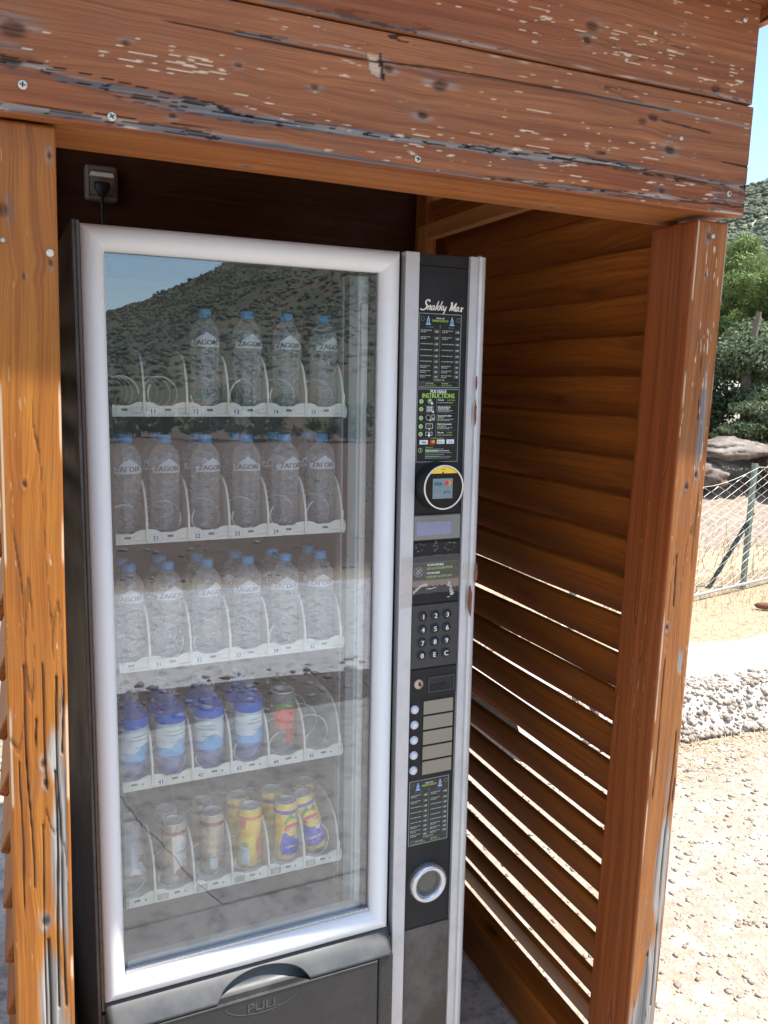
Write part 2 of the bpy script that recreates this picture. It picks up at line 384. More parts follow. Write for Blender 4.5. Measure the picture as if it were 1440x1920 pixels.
class Flat:
    """collects flat print (x, z in a vertical plane, facing -y) by material"""
    def __init__(s, tf=lambda x, z: (x, z)): s.d = {}; s.tf = tf
    def add(s, mat, V, F, y):
        L_ = s.d.setdefault(mat, ([], [])); o = len(L_[0])
        for x, z in V:
            a = s.tf(x, z); L_[0].append((a[0], y, a[1]))
        L_[1].extend([tuple(i+o for i in f_) for f_ in F])
    def rect(s, mat, x0, x1, z0, z1, y): s.add(mat, [(x0,z0),(x1,z0),(x1,z1),(x0,z1)], [(0,1,2,3)], y)
    def poly(s, mat, P, y): s.add(mat, P, [tuple(range(len(P)))], y)
    def disc(s, mat, x, z, rr, y, n=20, rz=None):
        rz = rz or rr
        s.add(mat, [(x+rr*math.cos(2*PI*i/n), z+rz*math.sin(2*PI*i/n)) for i in range(n)], [tuple(range(n))], y)
    def ring(s, mat, x, z, rr, w, y, n=24):
        V = [(x+q*math.cos(2*PI*i/n), z+q*math.sin(2*PI*i/n)) for i in range(n) for q in (rr-w, rr)]
        s.add(mat, V, [(2*i, 2*i+1, (2*i+3) % (2*n), (2*i+2) % (2*n)) for i in range(n)], y)
    def frame(s, mat, x0, x1, z0, z1, w, y):
        s.rect(mat, x0, x1, z0, z0+w, y); s.rect(mat, x0, x1, z1-w, z1, y); s.rect(mat, x0, x0+w, z0+w, z1-w, y); s.rect(mat, x1-w, x1, z0+w, z1-w, y)
    def text(s, mat, t, x, z, size, y, align='CENTER', cond=1., bold=0):
        V, F = text_mesh(t, size, align, cond)
        for dx in ([0] if not bold else [-bold, 0, bold]):
            s.add(mat, [(a+x+dx, b+z) for a, b in V], F, y - (0 if not dx else (0.00003 if dx > 0 else .00006)))
    def words(s, mat, x0, x1, z, h, y, rg):
        x = x0
        while x < x1-.002:
            w = rg.uniform(.0025, .007); w = min(w, x1-x); s.rect(mat, x, x+w, z, z+h, y); x += w+.0012
    def build(s, parent, name='print'):
        return [link(name, mesh(name, V, F), m_, parent) for m_, (V, F) in s.d.items()]

# numpy anisotropic noise
def vnoise(uu, vv, fu, fv, seed, octv=1, gain=.5):
    out = 0; amp = 1; tot = 0
    for o_ in range(octv):
        g = np.random.RandomState(seed+o_*17).rand(257, 257)
        a = uu*fu; b = vv*fv; ia = np.floor(a).astype(int); ib = np.floor(b).astype(int); fa = a-ia; fb = b-ib
        fa = fa*fa*(3-2*fa); fb = fb*fb*(3-2*fb)
        G = lambda i, j: g[i % 257, j % 257]
        out = out + amp*((G(ia, ib)*(1-fa)+G(ia+1, ib)*fa)*(1-fb) + (G(ia, ib+1)*(1-fa)+G(ia+1, ib+1)*fa)*fb)
        tot += amp; amp *= gain; fu *= 2; fv *= 2
    return out/tot
def sst(x, a, b):
    t = np.clip((x-a)/(b-a), 0, 1); return t*t*(3-2*t)

def timber(name, length, w, t, fn, mat, parent, du=.0035, ds=.0025, axis='x', rad=.004, seed=0, sides='all', **k):
    """a sawn timber: closed sweep of a rounded rectangle w x t (w = across the front, t = depth) along its length.
    fn(u, a, b, side) gives weathering: a = across the front (0..w), b = depth (0..t)."""
    P = []; Sd = []
    def side(p, q, n, sd):
        for i in range(n):
            P.append((p[0]+(q[0]-p[0])*i/n, p[1]+(q[1]-p[1])*i/n)); Sd.append(sd)
    nf = max(4, int(w/ds)); nb = max(4, int(t/ds))
    # order: front (b=0) a 0->w ; far side a=w b 0->t ; back ; near side a=0 b t->0
    def arc(cx, cy, a0, sd):
        for i in range(3):
            q = a0 + PI/2*(i/3); P.append((cx+rad*math.cos(q), cy+rad*math.sin(q))); Sd.append(sd)
    side((rad, 0), (w-rad, 0), nf, 0); arc(w-rad, rad, -PI/2, 1)
    side((w, rad), (w, t-rad), nb if sides in ('all', 'r') else 6, 1); arc(w-rad, t-rad, 0, 2)
    side((w-rad, t), (rad, t), 6, 2); arc(rad, t-rad, PI/2, 3)
    side((0, t-rad), (0, rad), nb if sides in ('all', 'l') else 6, 3); arc(rad, rad, PI, 3)
    P = np.array(P); Sd = np.array(Sd); m_ = len(P)
    nxt = np.roll(P, -1, 0); prv = np.roll(P, 1, 0); tg = nxt-prv; tg /= np.linalg.norm(tg, axis=1)[:, None]
    nr = np.stack([tg[:, 1], -tg[:, 0]], 1)
    per = np.concatenate([[0], np.cumsum(np.linalg.norm(np.diff(P, axis=0), axis=1))])
    n = max(8, int(length/du))+1; U = np.linspace(0, length, n)
    uu, ss = np.meshgrid(U, per, indexing='ij'); aa = np.broadcast_to(P[:, 0], uu.shape); bb = np.broadcast_to(P[:, 1], uu.shape); sd = np.broadcast_to(Sd, uu.shape)
    grey, wear, dark, red, disp, warp = fn(uu, aa, bb, sd, ss)
    # every edge a little uneven
    disp = disp + (vnoise(uu, ss, 4, 25, seed+3, 3)-.5)*.0012 + (vnoise(uu, ss*0, 1.3, 1, seed+9, 2)-.5)*.003*(sd != 9)
    A = aa + nr[:, 0]*disp; B = bb + nr[:, 1]*disp
    if axis == 'x': V = np.stack([uu, B, A], -1)
    else: V = np.stack([A, B, uu], -1)
    V = V.reshape(-1, 3)
    idx = np.arange(n*m_).reshape(n, m_); j = np.roll(idx, -1, 1)
    Q = np.stack([idx[:-1], idx[1:], j[1:], j[:-1]], -1).reshape(-1, 4)
    if axis != 'x': Q = Q[:, ::-1]
    me = bpy.data.meshes.new(name)
    c0 = V.reshape(n, m_, 3)[0].mean(0); c1 = V.reshape(n, m_, 3)[-1].mean(0)
    VV = np.vstack([V, c0, c1]); k0 = n*m_; k1 = k0+1
    e0 = np.stack([np.full(m_, k0), idx[0], j[0]], 1); e1 = np.stack([np.full(m_, k1), j[-1], idx[-1]], 1)
    if axis != 'x': e0 = e0[:, ::-1]; e1 = e1[:, ::-1]
    me.vertices.add(len(VV)); me.vertices.foreach_set('co', VV.astype('f4').ravel())
    lv = np.concatenate([Q.ravel(), e0.ravel(), e1.ravel()]).astype('i4'); me.loops.add(len(lv)); me.loops.foreach_set('vertex_index', lv)
    nq, ne = len(Q), 2*m_
    me.polygons.add(nq+ne)
    ls = np.concatenate([np.arange(nq)*4, nq*4+np.arange(ne)*3]).astype('i4'); me.polygons.foreach_set('loop_start', ls)
    me.polygons.foreach_set('loop_total', np.concatenate([np.full(nq, 4), np.full(ne, 3)]).astype('i4'))
    sm = np.ones(nq+ne, bool); sm[nq:] = False; me.polygons.foreach_set('use_smooth', sm)
    uvx = np.concatenate([uu.ravel(), [0, length]]); uvy = np.concatenate([(ss+warp).ravel(), [0, 0]])
    uvl = me.uv_layers.new(name='UVMap'); uvl.data.foreach_set('uv', np.stack([uvx[lv], uvy[lv]], 1).ravel().astype('f4'))
    cl = np.zeros((len(VV), 4), 'f4'); cl[:k0, 0] = np.clip(grey, 0, 1).ravel(); cl[:k0, 1] = np.clip(wear, 0, 1).ravel(); cl[:k0, 2] = np.clip(dark, 0, 1).ravel(); cl[:, 3] = 1
    ca = me.attributes.new('weather', 'FLOAT_COLOR', 'POINT'); ca.data.foreach_set('color', cl.ravel())
    ra = me.attributes.new('redness', 'FLOAT', 'POINT'); rr = np.zeros(len(VV), 'f4'); rr[:k0] = np.clip(red, 0, 1).ravel(); ra.data.foreach_set('value', rr)
    me.update(calc_edges=True)
    return link(name, me, mat, parent, **k)

# ------------------------------------------------------------------ ground, hills
def hill_el(az):      # apparent ridge elevation in degrees, az from +Y clockwise
    a = az % 360
    pts = [(0, 6), (25, 9), (40, 11.2), (46, 12.8), (60, 17), (85, 15), (110, 17), (130, 20), (148, 15), (156, 11.5), (163, 8.7), (167, 6.6), (171, 4.8), (180, 2.8), (200, 2), (230, 3), (270, 4), (310, 5), (360, 6)]
    return np.interp(a, [p[0] for p in pts], [p[1] for p in pts])
def ground_mat():
    s = NT('sandy_gravel_ground'); v = s.geo()
    a = s.noise(v, 1.1, 6, .6); b = s.noise(v, 38, 6, .7); c_ = s.noise(v, 9, 5, .6)
    c = s.mix(s.ramp(a, [(.35, 0), (.65, 1)]), (.32, .262, .205), (.395, .33, .265))
    c = s.mix(s.math('MULTIPLY', s.ramp(b, [(.4, 1), (.55, 0)]), .6), c, (.22, .165, .12))
    c = s.mix(s.math('MULTIPLY', s.ramp(c_, [(.56, 0), (.7, 1)]), .5), c, (.66, .60, .52))
    vo = s.n('ShaderNodeTexVoronoi'); s.l(v, vo.inputs['Vector']); vo.inputs['Scale'].default_value = 45
    st = s.ramp(vo.outputs['Distance'], [(.15, 1), (.33, 0)])
    c = s.mix(s.math('MULTIPLY', st, .35), c, (.54, .48, .42))
    # reddish earth away from the hut, in front of it
    sp = s.n('ShaderNodeSeparateXYZ'); s.l(v, sp.inputs[0])
    far = s.ramp(s.math('MULTIPLY_ADD', sp.outputs[1], -.1, 0), [(.49, 0), (.55, 1)])
    red = s.mix(b, (.065, .042, .034), (.17, .115, .09)); red = s.mix(s.ramp(s.noise(v, 2.3, 6, .75), [(.5, 0), (.62, .8)]), red, (.07, .06, .035))
    c = s.mix(far, c, red)
    # dry grass beyond the kerb
    gr = s.ramp(s.math('MULTIPLY', s.math('ADD', sp.outputs[1], s.math('MULTIPLY', a, .5)), .2), [(.50, 0), (.56, 1)])
    c = s.mix(gr, c, s.mix(b, (.27, .20, .13), (.44, .35, .24)))
    h = s.math('ADD', s.math('MULTIPLY', b, .6), s.math('MULTIPLY', st, .6))
    return s.fin(s.bsdf(c, .9, 0, s.bump(h, .8, .006), .2))
M['ground'] = ground_mat()
def hillmat():
    s = NT('scrub_hillside'); v = s.geo()
    a = s.noise(v, .035, 6, .62); b = s.noise(v, .22, 6, .7); e = s.noise(v, 1.0, 4, .7)
    c = s.mix(s.ramp(a, [(.38, 0), (.62, 1)]), (.40, .355, .30), (.24, .225, .17))  # pale grey tones carry the distance haze in the colour
    py = s.n('ShaderNodeSeparateXYZ'); s.l(v, py.inputs[0]); c = s.mix(s.ramp(s.math('MULTIPLY_ADD', py.outputs[1], -.02, .3), [(.3, 0), (.9, 1)]), c, s.mix(b, (.055, .045, .032), (.17, .14, .10)))  # rear hill darkened by position, painting in its backlit shade
    c = s.mix(s.ramp(b, [(.46, 1), (.52, 0)]), c, (.085, .10, .065))
    c = s.mix(s.math('MULTIPLY', s.ramp(e, [(.6, 0), (.75, 1)]), .6), c, (.42, .39, .35))
    return s.fin(s.bsdf(c, .95, 0, s.bump(b, .8, 1.2), .1))
M['hill'] = hillmat()
nr_, na_ = 150, 220
R_ = np.concatenate([np.linspace(0, 14, 80), np.geomspace(14.3, 1400, 70)]); A_ = np.linspace(0, 2*PI, na_, endpoint=False)
rr_, aa_ = np.meshgrid(R_, A_, indexing='ij'); X = 1+rr_*np.sin(aa_); Y = rr_*np.cos(aa_)
Z = (vnoise(X+50, Y+50, .9, .9, 4, 4)-.5)*.045*sst(rr_, .5, 3) - .014
ii = np.arange(nr_*na_).reshape(nr_, na_); jj = np.roll(ii, -1, 1)
Q = np.stack([ii[:-1], jj[:-1], jj[1:], ii[1:]], -1).reshape(-1, 4)[:, ::-1]
link('ground', nmesh('ground', np.stack([X, Y, Z], -1).reshape(-1, 3), Q, True), 'ground', kind='structure')
def hill_z(x, y):
    rr = np.hypot(x, y); az = np.degrees(np.arctan2(x, y)); H = np.tan(np.radians(hill_el(az)))*420
    n = vnoise(x+900, y+900, .012, .012, 21, 5)-.5; n2 = vnoise(x+900, y+900, .06, .06, 5, 4)-.5
    t = np.clip((rr-38)/(420-38), 0, 1)
    z = (t**1.15)*H*(1+.35*n*sst(t, .02, .4)) + n2*9*sst(t, .03, .3)
    return z*np.where(rr > 420, np.clip(1-(rr-420)/260, .0, 1), 1) - .5*(1-sst(t, 0, .03))
R2 = np.concatenate([np.linspace(37, 420, 110), np.linspace(426, 690, 20)]); A2 = np.linspace(0, 2*PI, 520, endpoint=False)
rr_, aa_ = np.meshgrid(R2, A2, indexing='ij'); X = rr_*np.sin(aa_); Y = rr_*np.cos(aa_)
ii = np.arange(len(R2)*520).reshape(len(R2), 520); jj = np.roll(ii, -1, 1)
Q = np.stack([ii[:-1], jj[:-1], jj[1:], ii[1:]], -1).reshape(-1, 4)[:, ::-1]
link('hillside', nmesh('hillside', np.stack([X, Y, hill_z(X, Y)], -1).reshape(-1, 3), Q, True), 'hill', kind='structure')
# scrub bushes on the hills
t_ = (1+5**.5)/2
ICO = np.array([(-1,t_,0),(1,t_,0),(-1,-t_,0),(1,-t_,0),(0,-1,t_),(0,1,t_),(0,-1,-t_),(0,1,-t_),(t_,0,-1),(t_,0,1),(-t_,0,-1),(-t_,0,1)])/math.sqrt(1+t_*t_)
ICF = np.array([(0,11,5),(0,5,1),(0,1,7),(0,7,10),(0,10,11),(1,5,9),(5,11,4),(11,10,2),(10,7,6),(7,1,8),(3,9,4),(3,4,2),(3,2,6),(3,6,8),(3,8,9),(4,9,5),(2,4,11),(6,2,10),(8,6,7),(9,8,1)])
def blobs(C, Sz, seed, jit=.35):
    rs = np.random.RandomState(seed); n = len(C)
    off = ICO[None]*(1+jit*(rs.rand(n, 12, 1)-.5)*2)
    # random rotation about z and a tilt
    a = rs.rand(n)*6.28; b = (rs.rand(n)-.5)*1.2
    x = off[..., 0]*np.cos(a)[:, None]-off[..., 1]*np.sin(a)[:, None]; y = off[..., 0]*np.sin(a)[:, None]+off[..., 1]*np.cos(a)[:, None]; z = off[..., 2]
    y2 = y*np.cos(b)[:, None]-z*np.sin(b)[:, None]; z2 = y*np.sin(b)[:, None]+z*np.cos(b)[:, None]
    V = np.stack([x*Sz[:, 0:1], y2*Sz[:, 1:2], z2*Sz[:, 2:3]], -1) + C[:, None]
    F = ICF[None]+12*np.arange(n)[:, None, None]
    return V.reshape(-1, 3), F.reshape(-1, 3)
rs = np.random.RandomState(3)
def scrub(n, a0, a1, r0, r1, seed, lo, hi):
    rs = np.random.RandomState(seed); az = np.radians(rs.uniform(a0, a1, n)); rr = r0+(r1-r0)*rs.rand(n)**.7
    x, y = rr*np.sin(az), rr*np.cos(az); s_ = rs.uniform(lo, hi, n)*(rr/200)**.4; z = hill_z(x, y)+s_*.3
    return blobs(np.stack([x, y, z], 1), np.stack([s_, s_, s_*.75], 1), seed)
M['scrub'] = (lambda s: s.fin(s.bsdf(s.mix(s.noise(s.geo(), .5, 4, .6), (.07, .085, .055), (.16, .175, .125)), .9, 0, None, .1)))(NT('scrub_foliage'))  # greyed and lightened in place of distance haze
v1, f1 = scrub(26000, 36, 54, 60, 425, 5, .2, .95); v2, f2 = scrub(30000, 142, 178, 60, 425, 6, .15, .6)
link('hill_scrub', nmesh('hill_scrub', np.vstack([v1, v2]), np.vstack([f1, f2+len(v1)])), 'scrub', kind='stuff')

# paved surfaces
def concrete(name, c0, c1, rough=.85):
    s = NT(name); v = s.geo(); a = s.noise(v, 3, 6, .65); b = s.noise(v, 60, 5, .7); e = s.noise(v, 14, 5, .6)
    c = s.mix(s.ramp(a, [(.3, 0), (.7, 1)]), c0, c1)
    c = s.mix(s.math('MULTIPLY', s.ramp(e, [(.50, 0), (.68, 1)]), .75), c, tuple(x*.42 for x in c0))
    c = s.mix(s.math('MULTIPLY', s.ramp(b, [(.36, 1), (.48, 0)]), .6), c, tuple(x*.45 for x in c0))
    return s.fin(s.bsdf(c, rough, 0, s.bump(b, .5, .003), .25))
M['slab'] = concrete('grey_concrete_slab', (.25, .235, .22), (.35, .33, .305))
M['floor'] = concrete('dusty_floor_concrete', (.36, .30, .25), (.46, .39, .33))
M['path'] = concrete('pale_lilac_path', (.47, .465, .475), (.57, .565, .57))
M['crack'] = plain('crack_dirt', (.03, .022, .016), .95)
# slab pieces split along the cracks seen mirrored in the door
def slab(name, poly, z0, z1, mat):
    V, F = prism(poly, z0, z1, 'xy')
    return link(name, mesh(name, V, [tuple(F[0][::-1]), tuple(F[1][::-1])] + [q[::-1] for q in F[2:]]), mat, kind='structure')
ck0 = [(.42, -2.05), (.43, -1.48), (.45, -1.25), (.49, -1.05), (.54, -.74), (.58, -.61)]
ck = []
for q in range(61):
    y_ = -2.05+1.44*q/60; ck.append((float(np.interp(y_, [a[1] for a in ck0], [a[0] for a in ck0]))+.018*mnoise.noise(Vector((y_*9, 1, 0)))+.007*mnoise.noise(Vector((y_*40, 5, 0))), y_))
g = .0014
slab('concrete_slab', [(-1.4, -2.05)] + [(x-g, y) for x, y in ck] + [(-1.4, -.61)], -.12, .0, 'slab')
slab('concrete_slab', [(-1.4, -.604), (2.3, -.604), (2.3, -.055), (-1.4, -.055)], -.12, .001, 'slab')
slab('concrete_slab', [(x+g, y) for x, y in ck[::-1]] + [(.43, -2.05), (2.3, -2.05), (2.3, -.61)], -.12, .002, 'slab')
slab('floor', [(-.30, -.045), (1.075, -.045), (1.075, 1.6), (-.30, 1.6)], -.12, .002, 'floor')
slab('path', [(-9, -5.45), (12, -4.15), (12, -2.05), (3.5, -2.27), (1.4, -2.55), (-9, -3.1)], -.05, .003, 'path')
M['bed'] = concrete('dark_earth_bed', (.085, .062, .048), (.15, .115, .09))
slab('rubble_bed', [(-9, -3.15), (1.4, -2.61), (3.5, -2.33), (12, -2.11), (12, -1.95), (2.35, -2.04), (-1.5, -2.053), (-9, -2.04)], -.05, .0015, 'bed')
# small stones
def stones(n, fx, fy, lo, hi, seed, zf=lambda x, y: 0*x, flat=.6):
    rs = np.random.RandomState(seed); x = fx(rs, n); y = fy(rs, n)
    s_ = lo*(hi/lo)**(rs.rand(n)**2.6); z = zf(x, y)+s_*.18
    sz = np.stack([s_*rs.uniform(.7, 1.3, n), s_*rs.uniform(.7, 1.3, n), s_*flat*rs.uniform(.6, 1.1, n)], 1)
    return blobs(np.stack([x, y, z], 1), sz, seed, .5)
def stone_mat(name, c0, c1):
    s = NT(name); v = s.geo(); vo = s.n('ShaderNodeTexVoronoi'); s.l(v, vo.inputs['Vector']); vo.inputs['Scale'].default_value = 28
    cs = s.n('ShaderNodeSeparateColor'); s.l(vo.outputs['Color'], cs.inputs[0])
    c = s.mix(cs.outputs[0], c0, c1); c = s.mix(s.math('MULTIPLY', s.noise(v, 120, 4, .6), .4), c, tuple(x*.7 for x in c0))
    return s.fin(s.bsdf(c, .85, 0, None, .25))
M['pebble'] = stone_mat('pale_pebbles', (.23, .19, .15), (.47, .42, .37))
M['rubble'] = stone_mat('brown_rubble', (.15, .115, .09), (.36, .31, .26))
gz = lambda x, y: (vnoise(x+50, y+50, .9, .9, 4, 4)-.5)*.045*sst(np.hypot(x-1, y), .5, 3)-.014
U_ = lambda a, b: (lambda rs, n: rs.uniform(a, b, n))
V1, F1 = stones(26000, U_(1.1, 4.6), U_(-1.3, 2.1), .0015, .0105, 11, gz)
link('gravel', nmesh('gravel', V1, F1), 'pebble', kind='stuff')
V1, F1 = stones(5000, U_(-6, 9), U_(-2.70, -2.05), .005, .028, 12); V2, F2 = stones(5000, U_(-8, 12), lambda rs, n: -5.15-rs.rand(n)**1.5*12, .008, .045, 13, gz)
link('rubble_edge', nmesh('rubble_edge', np.vstack([V1, V2]), np.vstack([F1, F2+len(V1)])), 'rubble', kind='stuff')
V1, F1 = stones(2500, U_(-2.2, 1.1), lambda rs, n: rs.uniform(-.5, 3.4, n), .002, .02, 14, gz)
link('loose_gravel', nmesh('loose_gravel', V1, F1), 'rubble', kind='stuff')

# rough concrete kerb by the hut, pebbly side
def kerb():
    n, m_ = 190, 34; xs = np.linspace(1.9, 8.2, n); prof = np.linspace(0, 1, m_)
    uu, pp = np.meshgrid(xs, prof, indexing='ij')
    front = 1.60+.05*(uu-2.8)*0+ .10*(vnoise(uu, uu*0, 1.3, 1, 31, 3)-.5); back = 2.42+.18*(vnoise(uu, uu*0, 1.1, 1, 33, 3)-.5)-(uu-3.7)*.02
    yy = front+(back-front)*np.clip((pp-.0)*1.0, 0, 1)
    zz = .17*sst(pp, .0, .22)*(1-.95*sst(pp, .93, 1.0)) + .006*(vnoise(uu, yy, 12, 12, 35, 4)-.5)*2 + .03*(vnoise(uu, yy, 2.2, 2.2, 37, 3)-.5)
    zz[:, 0] = -.06; zz[:, -1] = -.06
    V = np.stack([uu, yy, zz], -1).reshape(-1, 3); i = np.arange(n*m_).reshape(n, m_)
    Q = np.stack([i[:-1, :-1], i[1:, :-1], i[1:, 1:], i[:-1, 1:]], -1).reshape(-1, 4)
    s = NT('whitish_lime_concrete'); v = s.geo(); a = s.noise(v, 5, 6, .65); b = s.noise(v, 60, 5, .7)
    c = s.mix(a, (.42, .385, .34), (.57, .535, .485)); c = s.mix(s.math('MULTIPLY', s.ramp(b, [(.32, 1), (.45, 0)]), .4), c, (.42, .34, .27))
    m = s.fin(s.bsdf(c, .9, 0, s.bump(b, .8, .005), .2))
    o = link('concrete_kerb', nmesh('concrete_kerb', V, Q, True), m, label='rough white concrete kerb with pebbly side, behind the gravel right of the hut', cat='kerb')
    rs = np.random.RandomState(41); k = 9000; x = rs.uniform(2.2, 6.5, k); p = rs.rand(k)**1.3*.34
    fr = 1.60+.10*(vnoise(x, x*0, 1.3, 1, 31, 3)-.5); y = fr+(2.42-fr)*p
    z = .17*sst(p, 0, .22)+.03*(vnoise(x, y, 2.2, 2.2, 37, 3)-.5); s_ = .003*(7**(rs.rand(k)**2.2))
    V, F = blobs(np.stack([x, y, z], 1), np.stack([s_, s_*.9, s_*.7], 1), 42, .5)
    link('embedded_stones', nmesh('embedded_stones', V, F), 'pebble', o, kind='stuff')
kerb()

# dry grass and straw
def blades(n, fx, fy, h, w, seed, flat=.9, zf=gz):
    rs = np.random.RandomState(seed); x = fx(rs, n); y = fy(rs, n); a = rs.rand(n)*6.28; L_ = h*rs.uniform(.4, 1.3, n)
    el = np.where(rs.rand(n) < flat, rs.uniform(.02, .45, n), rs.uniform(.7, 1.5, n))
    d = np.stack([np.cos(a)*np.cos(el), np.sin(a)*np.cos(el), np.sin(el)], 1); s_ = np.stack([-np.sin(a), np.cos(a), 0*a], 1)*w
    b = np.stack([x, y, zf(x, y)+.004], 1); mid = b+d*L_[:, None]*.55; d2 = d.copy(); d2[:, 2] -= .25; tip = mid+d2*L_[:, None]*.45
    V = np.stack([b-s_, b+s_, mid+s_*.8, mid-s_*.8, tip], 1).reshape(-1, 3); o_ = 5*np.arange(n)[:, None]
    F = np.vstack([np.hstack([o_, o_+1, o_+2]), np.hstack([o_, o_+2, o_+3]), np.hstack([o_+3, o_+2, o_+4])])
    return V, F
s = NT('dry_straw'); M['straw'] = s.fin(s.bsdf(s.mix(s.noise(s.geo(), 35, 3, .7), (.30, .215, .12), (.56, .45, .29)), .8, 0, None, .2))
parts_ = [blades(16000, U_(3.2, 9), lambda rs, n: rs.uniform(2.35, 4.3, n), .06, .0016, 51), blades(2600, U_(2.2, 5.5), lambda rs, n: 1.55-rs.rand(n)**2*.28, .05, .0014, 52),
          blades(1500, U_(4.3, 9), lambda rs, n: 3.55+(rs.uniform(-.12, .7, n))+.0, .13, .0018, 53, .3), blades(6000, U_(5, 13), lambda rs, n: rs.uniform(4.2, 9, n), .22, .004, 54, .5),
          blades(3000, U_(-4, 3.5), lambda rs, n: rs.uniform(2.0, 4.5, n), .12, .002, 55, .6)]
VV = []; FF = []; o_ = 0
for v_, f_ in parts_: VV.append(v_); FF.append(f_+o_); o_ += len(v_)
link('dry_grass', nmesh('dry_grass', np.vstack(VV), np.vstack(FF)), 'straw', kind='stuff')
# a dead leaf or two
bk = lmesh('bark_piece', [(.001, -.08), (.02, -.06), (.028, 0), (.018, .06), (.001, .08)], 8)
link('bark_piece', bk, plain('dead_bark', (.16, .07, .04), .9, var=.3), label='curled reddish piece of bark on the dry grass before the fence', cat='bark', loc=(4.95, 3.28, .02), rot=(PI/2, .1, .9))

# ------------------------------------------------------------------ chain-link fence
def fence():
    A = Vector((4.617, 3.629, 0)); B = Vector((5.672, 3.947, 0)); d = (B-A).normalized()
    base = Vector((5.36, 3.853, 0))
    t = empty('chain_link_fence', 'sagging galvanised chain-link fence with pale green posts and a pipe along its foot', 'fence', mat=Matrix.Translation(base))
    d2 = d; L0, L1 = -9.0, 5.0
    def top(u): return .985-.16*math.sin(min(1, abs(u)/1.6 % 1 if abs(u) < 3.2 else .5)*PI)*(.75 if u < 0 else .25)
    step = .098; parts = []; k = 0; u = L0; ph = 1
    nrm = Vector((-d2.y, d2.x, 0))
    while u < L1:
        pts = []; z = .035; ph = -ph; s_ = ph
        tp = top(u) + rnd.uniform(-.008, .02)
        while z < tp:
            wob = .006*mnoise.noise(Vector((u*3, z*4, 0)))
            pts.append(d2*(u+s_*step/2+wob*2) + nrm*(s_*.003+.02*mnoise.noise(Vector((u*.8, z*1.5, 3)))) + Vector((0, 0, z))); s_ = -s_; z += .034
        parts.append(tube(pts, .0022, 3)); u += step
    V, F = join_vf(parts); link('wire_mesh', mesh('wire_mesh', V, F), 'fence', t)
    link('bottom_pipe', mesh('bottom_pipe', *tube([d2*L0+Vector((0, 0, .03)), Vector((0, 0, .035)), d2*L1+Vector((0, 0, .045))], .012, 8), smooth=True), 'pipe', t)
    pts = [d2*(L0+i*.1)+Vector((0, 0, top(L0+i*.1)-.01)) for i in range(141)]
    link('top_wire', mesh('top_wire', *tube(pts, .0018, 4)), 'fence', t)
    for u in (-6.6, -4.4, -2.2, 0., 2.2, 4.4):
        bm = bmesh.new(); c = d2*u-nrm*.03*-1
        bm_box(bm, c.x-.015, c.x+.015, c.y-.005, c.y+.005, -.15, 1.0); bm_box(bm, c.x-.015, c.x-.006, c.y+.0051, c.y+.034, -.15, .999)
        link('fence_post', from_bm(bm, 'fence_post'), 'fpost', t)
    p0 = Vector((-.02, .05, .58)); p1 = Vector((-.20+.05, .34, -.03))
    p1 = Vector((5.30, 4.13, -.02))-base
    link('brace', mesh('brace', *tube([Vector((.02, .04, .60)), Vector((-.30, .12, -.03))], .021, 4)), 'fbrace', t)
fence()

# ------------------------------------------------------------------ trees, bushes, boulders behind the fence
def leaf_mat(name, c0, c1):
    s = NT(name); c = s.mix(s.noise(s.geo(), 1.6, 4, .6), c0, c1)
    c = s.mix(s.math('MULTIPLY', s.noise(s.geo(), 22, 3, .7), .7), c, tuple(min(1, x*1.7) for x in c1))
    d = s.bsdf(c, .6, 0, None, .25); tr = s.n('ShaderNodeBsdfTranslucent'); s.l(c, tr.inputs[0])
    m = s.n('ShaderNodeMixShader'); m.inputs[0].default_value = .25; s.l(d, m.inputs[1]); s.l(tr.outputs[0], m.inputs[2]); return s.fin(m.outputs[0])
M['pine'] = leaf_mat('pine_needles', (.065, .105, .032), (.19, .245, .085))
M['holm'] = leaf_mat('grey_green_small_leaves', (.05, .070, .036), (.13, .16, .085))
M['shrub'] = leaf_mat('olive_leaves', (.06, .08, .04), (.13, .15, .08))
M['bark'] = plain('grey_brown_bark', (.17, .13, .10), .9, var=.35, scale=12, bump=.6)
def crown(name, C, n, ls, seed, mat, parent, needle=False):
    """C: clumps (x,y,z,rx,ry,rz)"""
    rs = np.random.RandomState(seed); C = np.array(C, float); w = (C[:, 3]*C[:, 4]*C[:, 5])**(2/3); idx = rs.choice(len(C), n, p=w/w.sum())
    v = rs.normal(size=(n, 3)); v /= np.linalg.norm(v, axis=1)[:, None]; rad = rs.rand(n)**.38
    p = C[idx, :3]+v*C[idx, 3:6]*rad[:, None]*(1+.3*(rs.rand(n)[:, None]-.5))
    nrm = v+rs.normal(size=(n, 3))*.7; nrm /= np.linalg.norm(nrm, axis=1)[:, None]
    a = np.cross(nrm, rs.normal(size=(n, 3))); a /= np.linalg.norm(a, axis=1)[:, None]; b = np.cross(nrm, a)
    s_ = ls*rs.uniform(.6, 1.4, n)[:, None]; wd = .16 if needle else .5
    if needle: a = a*.6+np.array([0, 0, -.08])+v*.35
    V = np.stack([p-a*s_, p-b*s_*wd, p+a*s_, p+b*s_*wd], 1).reshape(-1, 3); F = np.arange(4*n).reshape(n, 4)
    return link(name, nmesh(name, V, F), mat, parent)
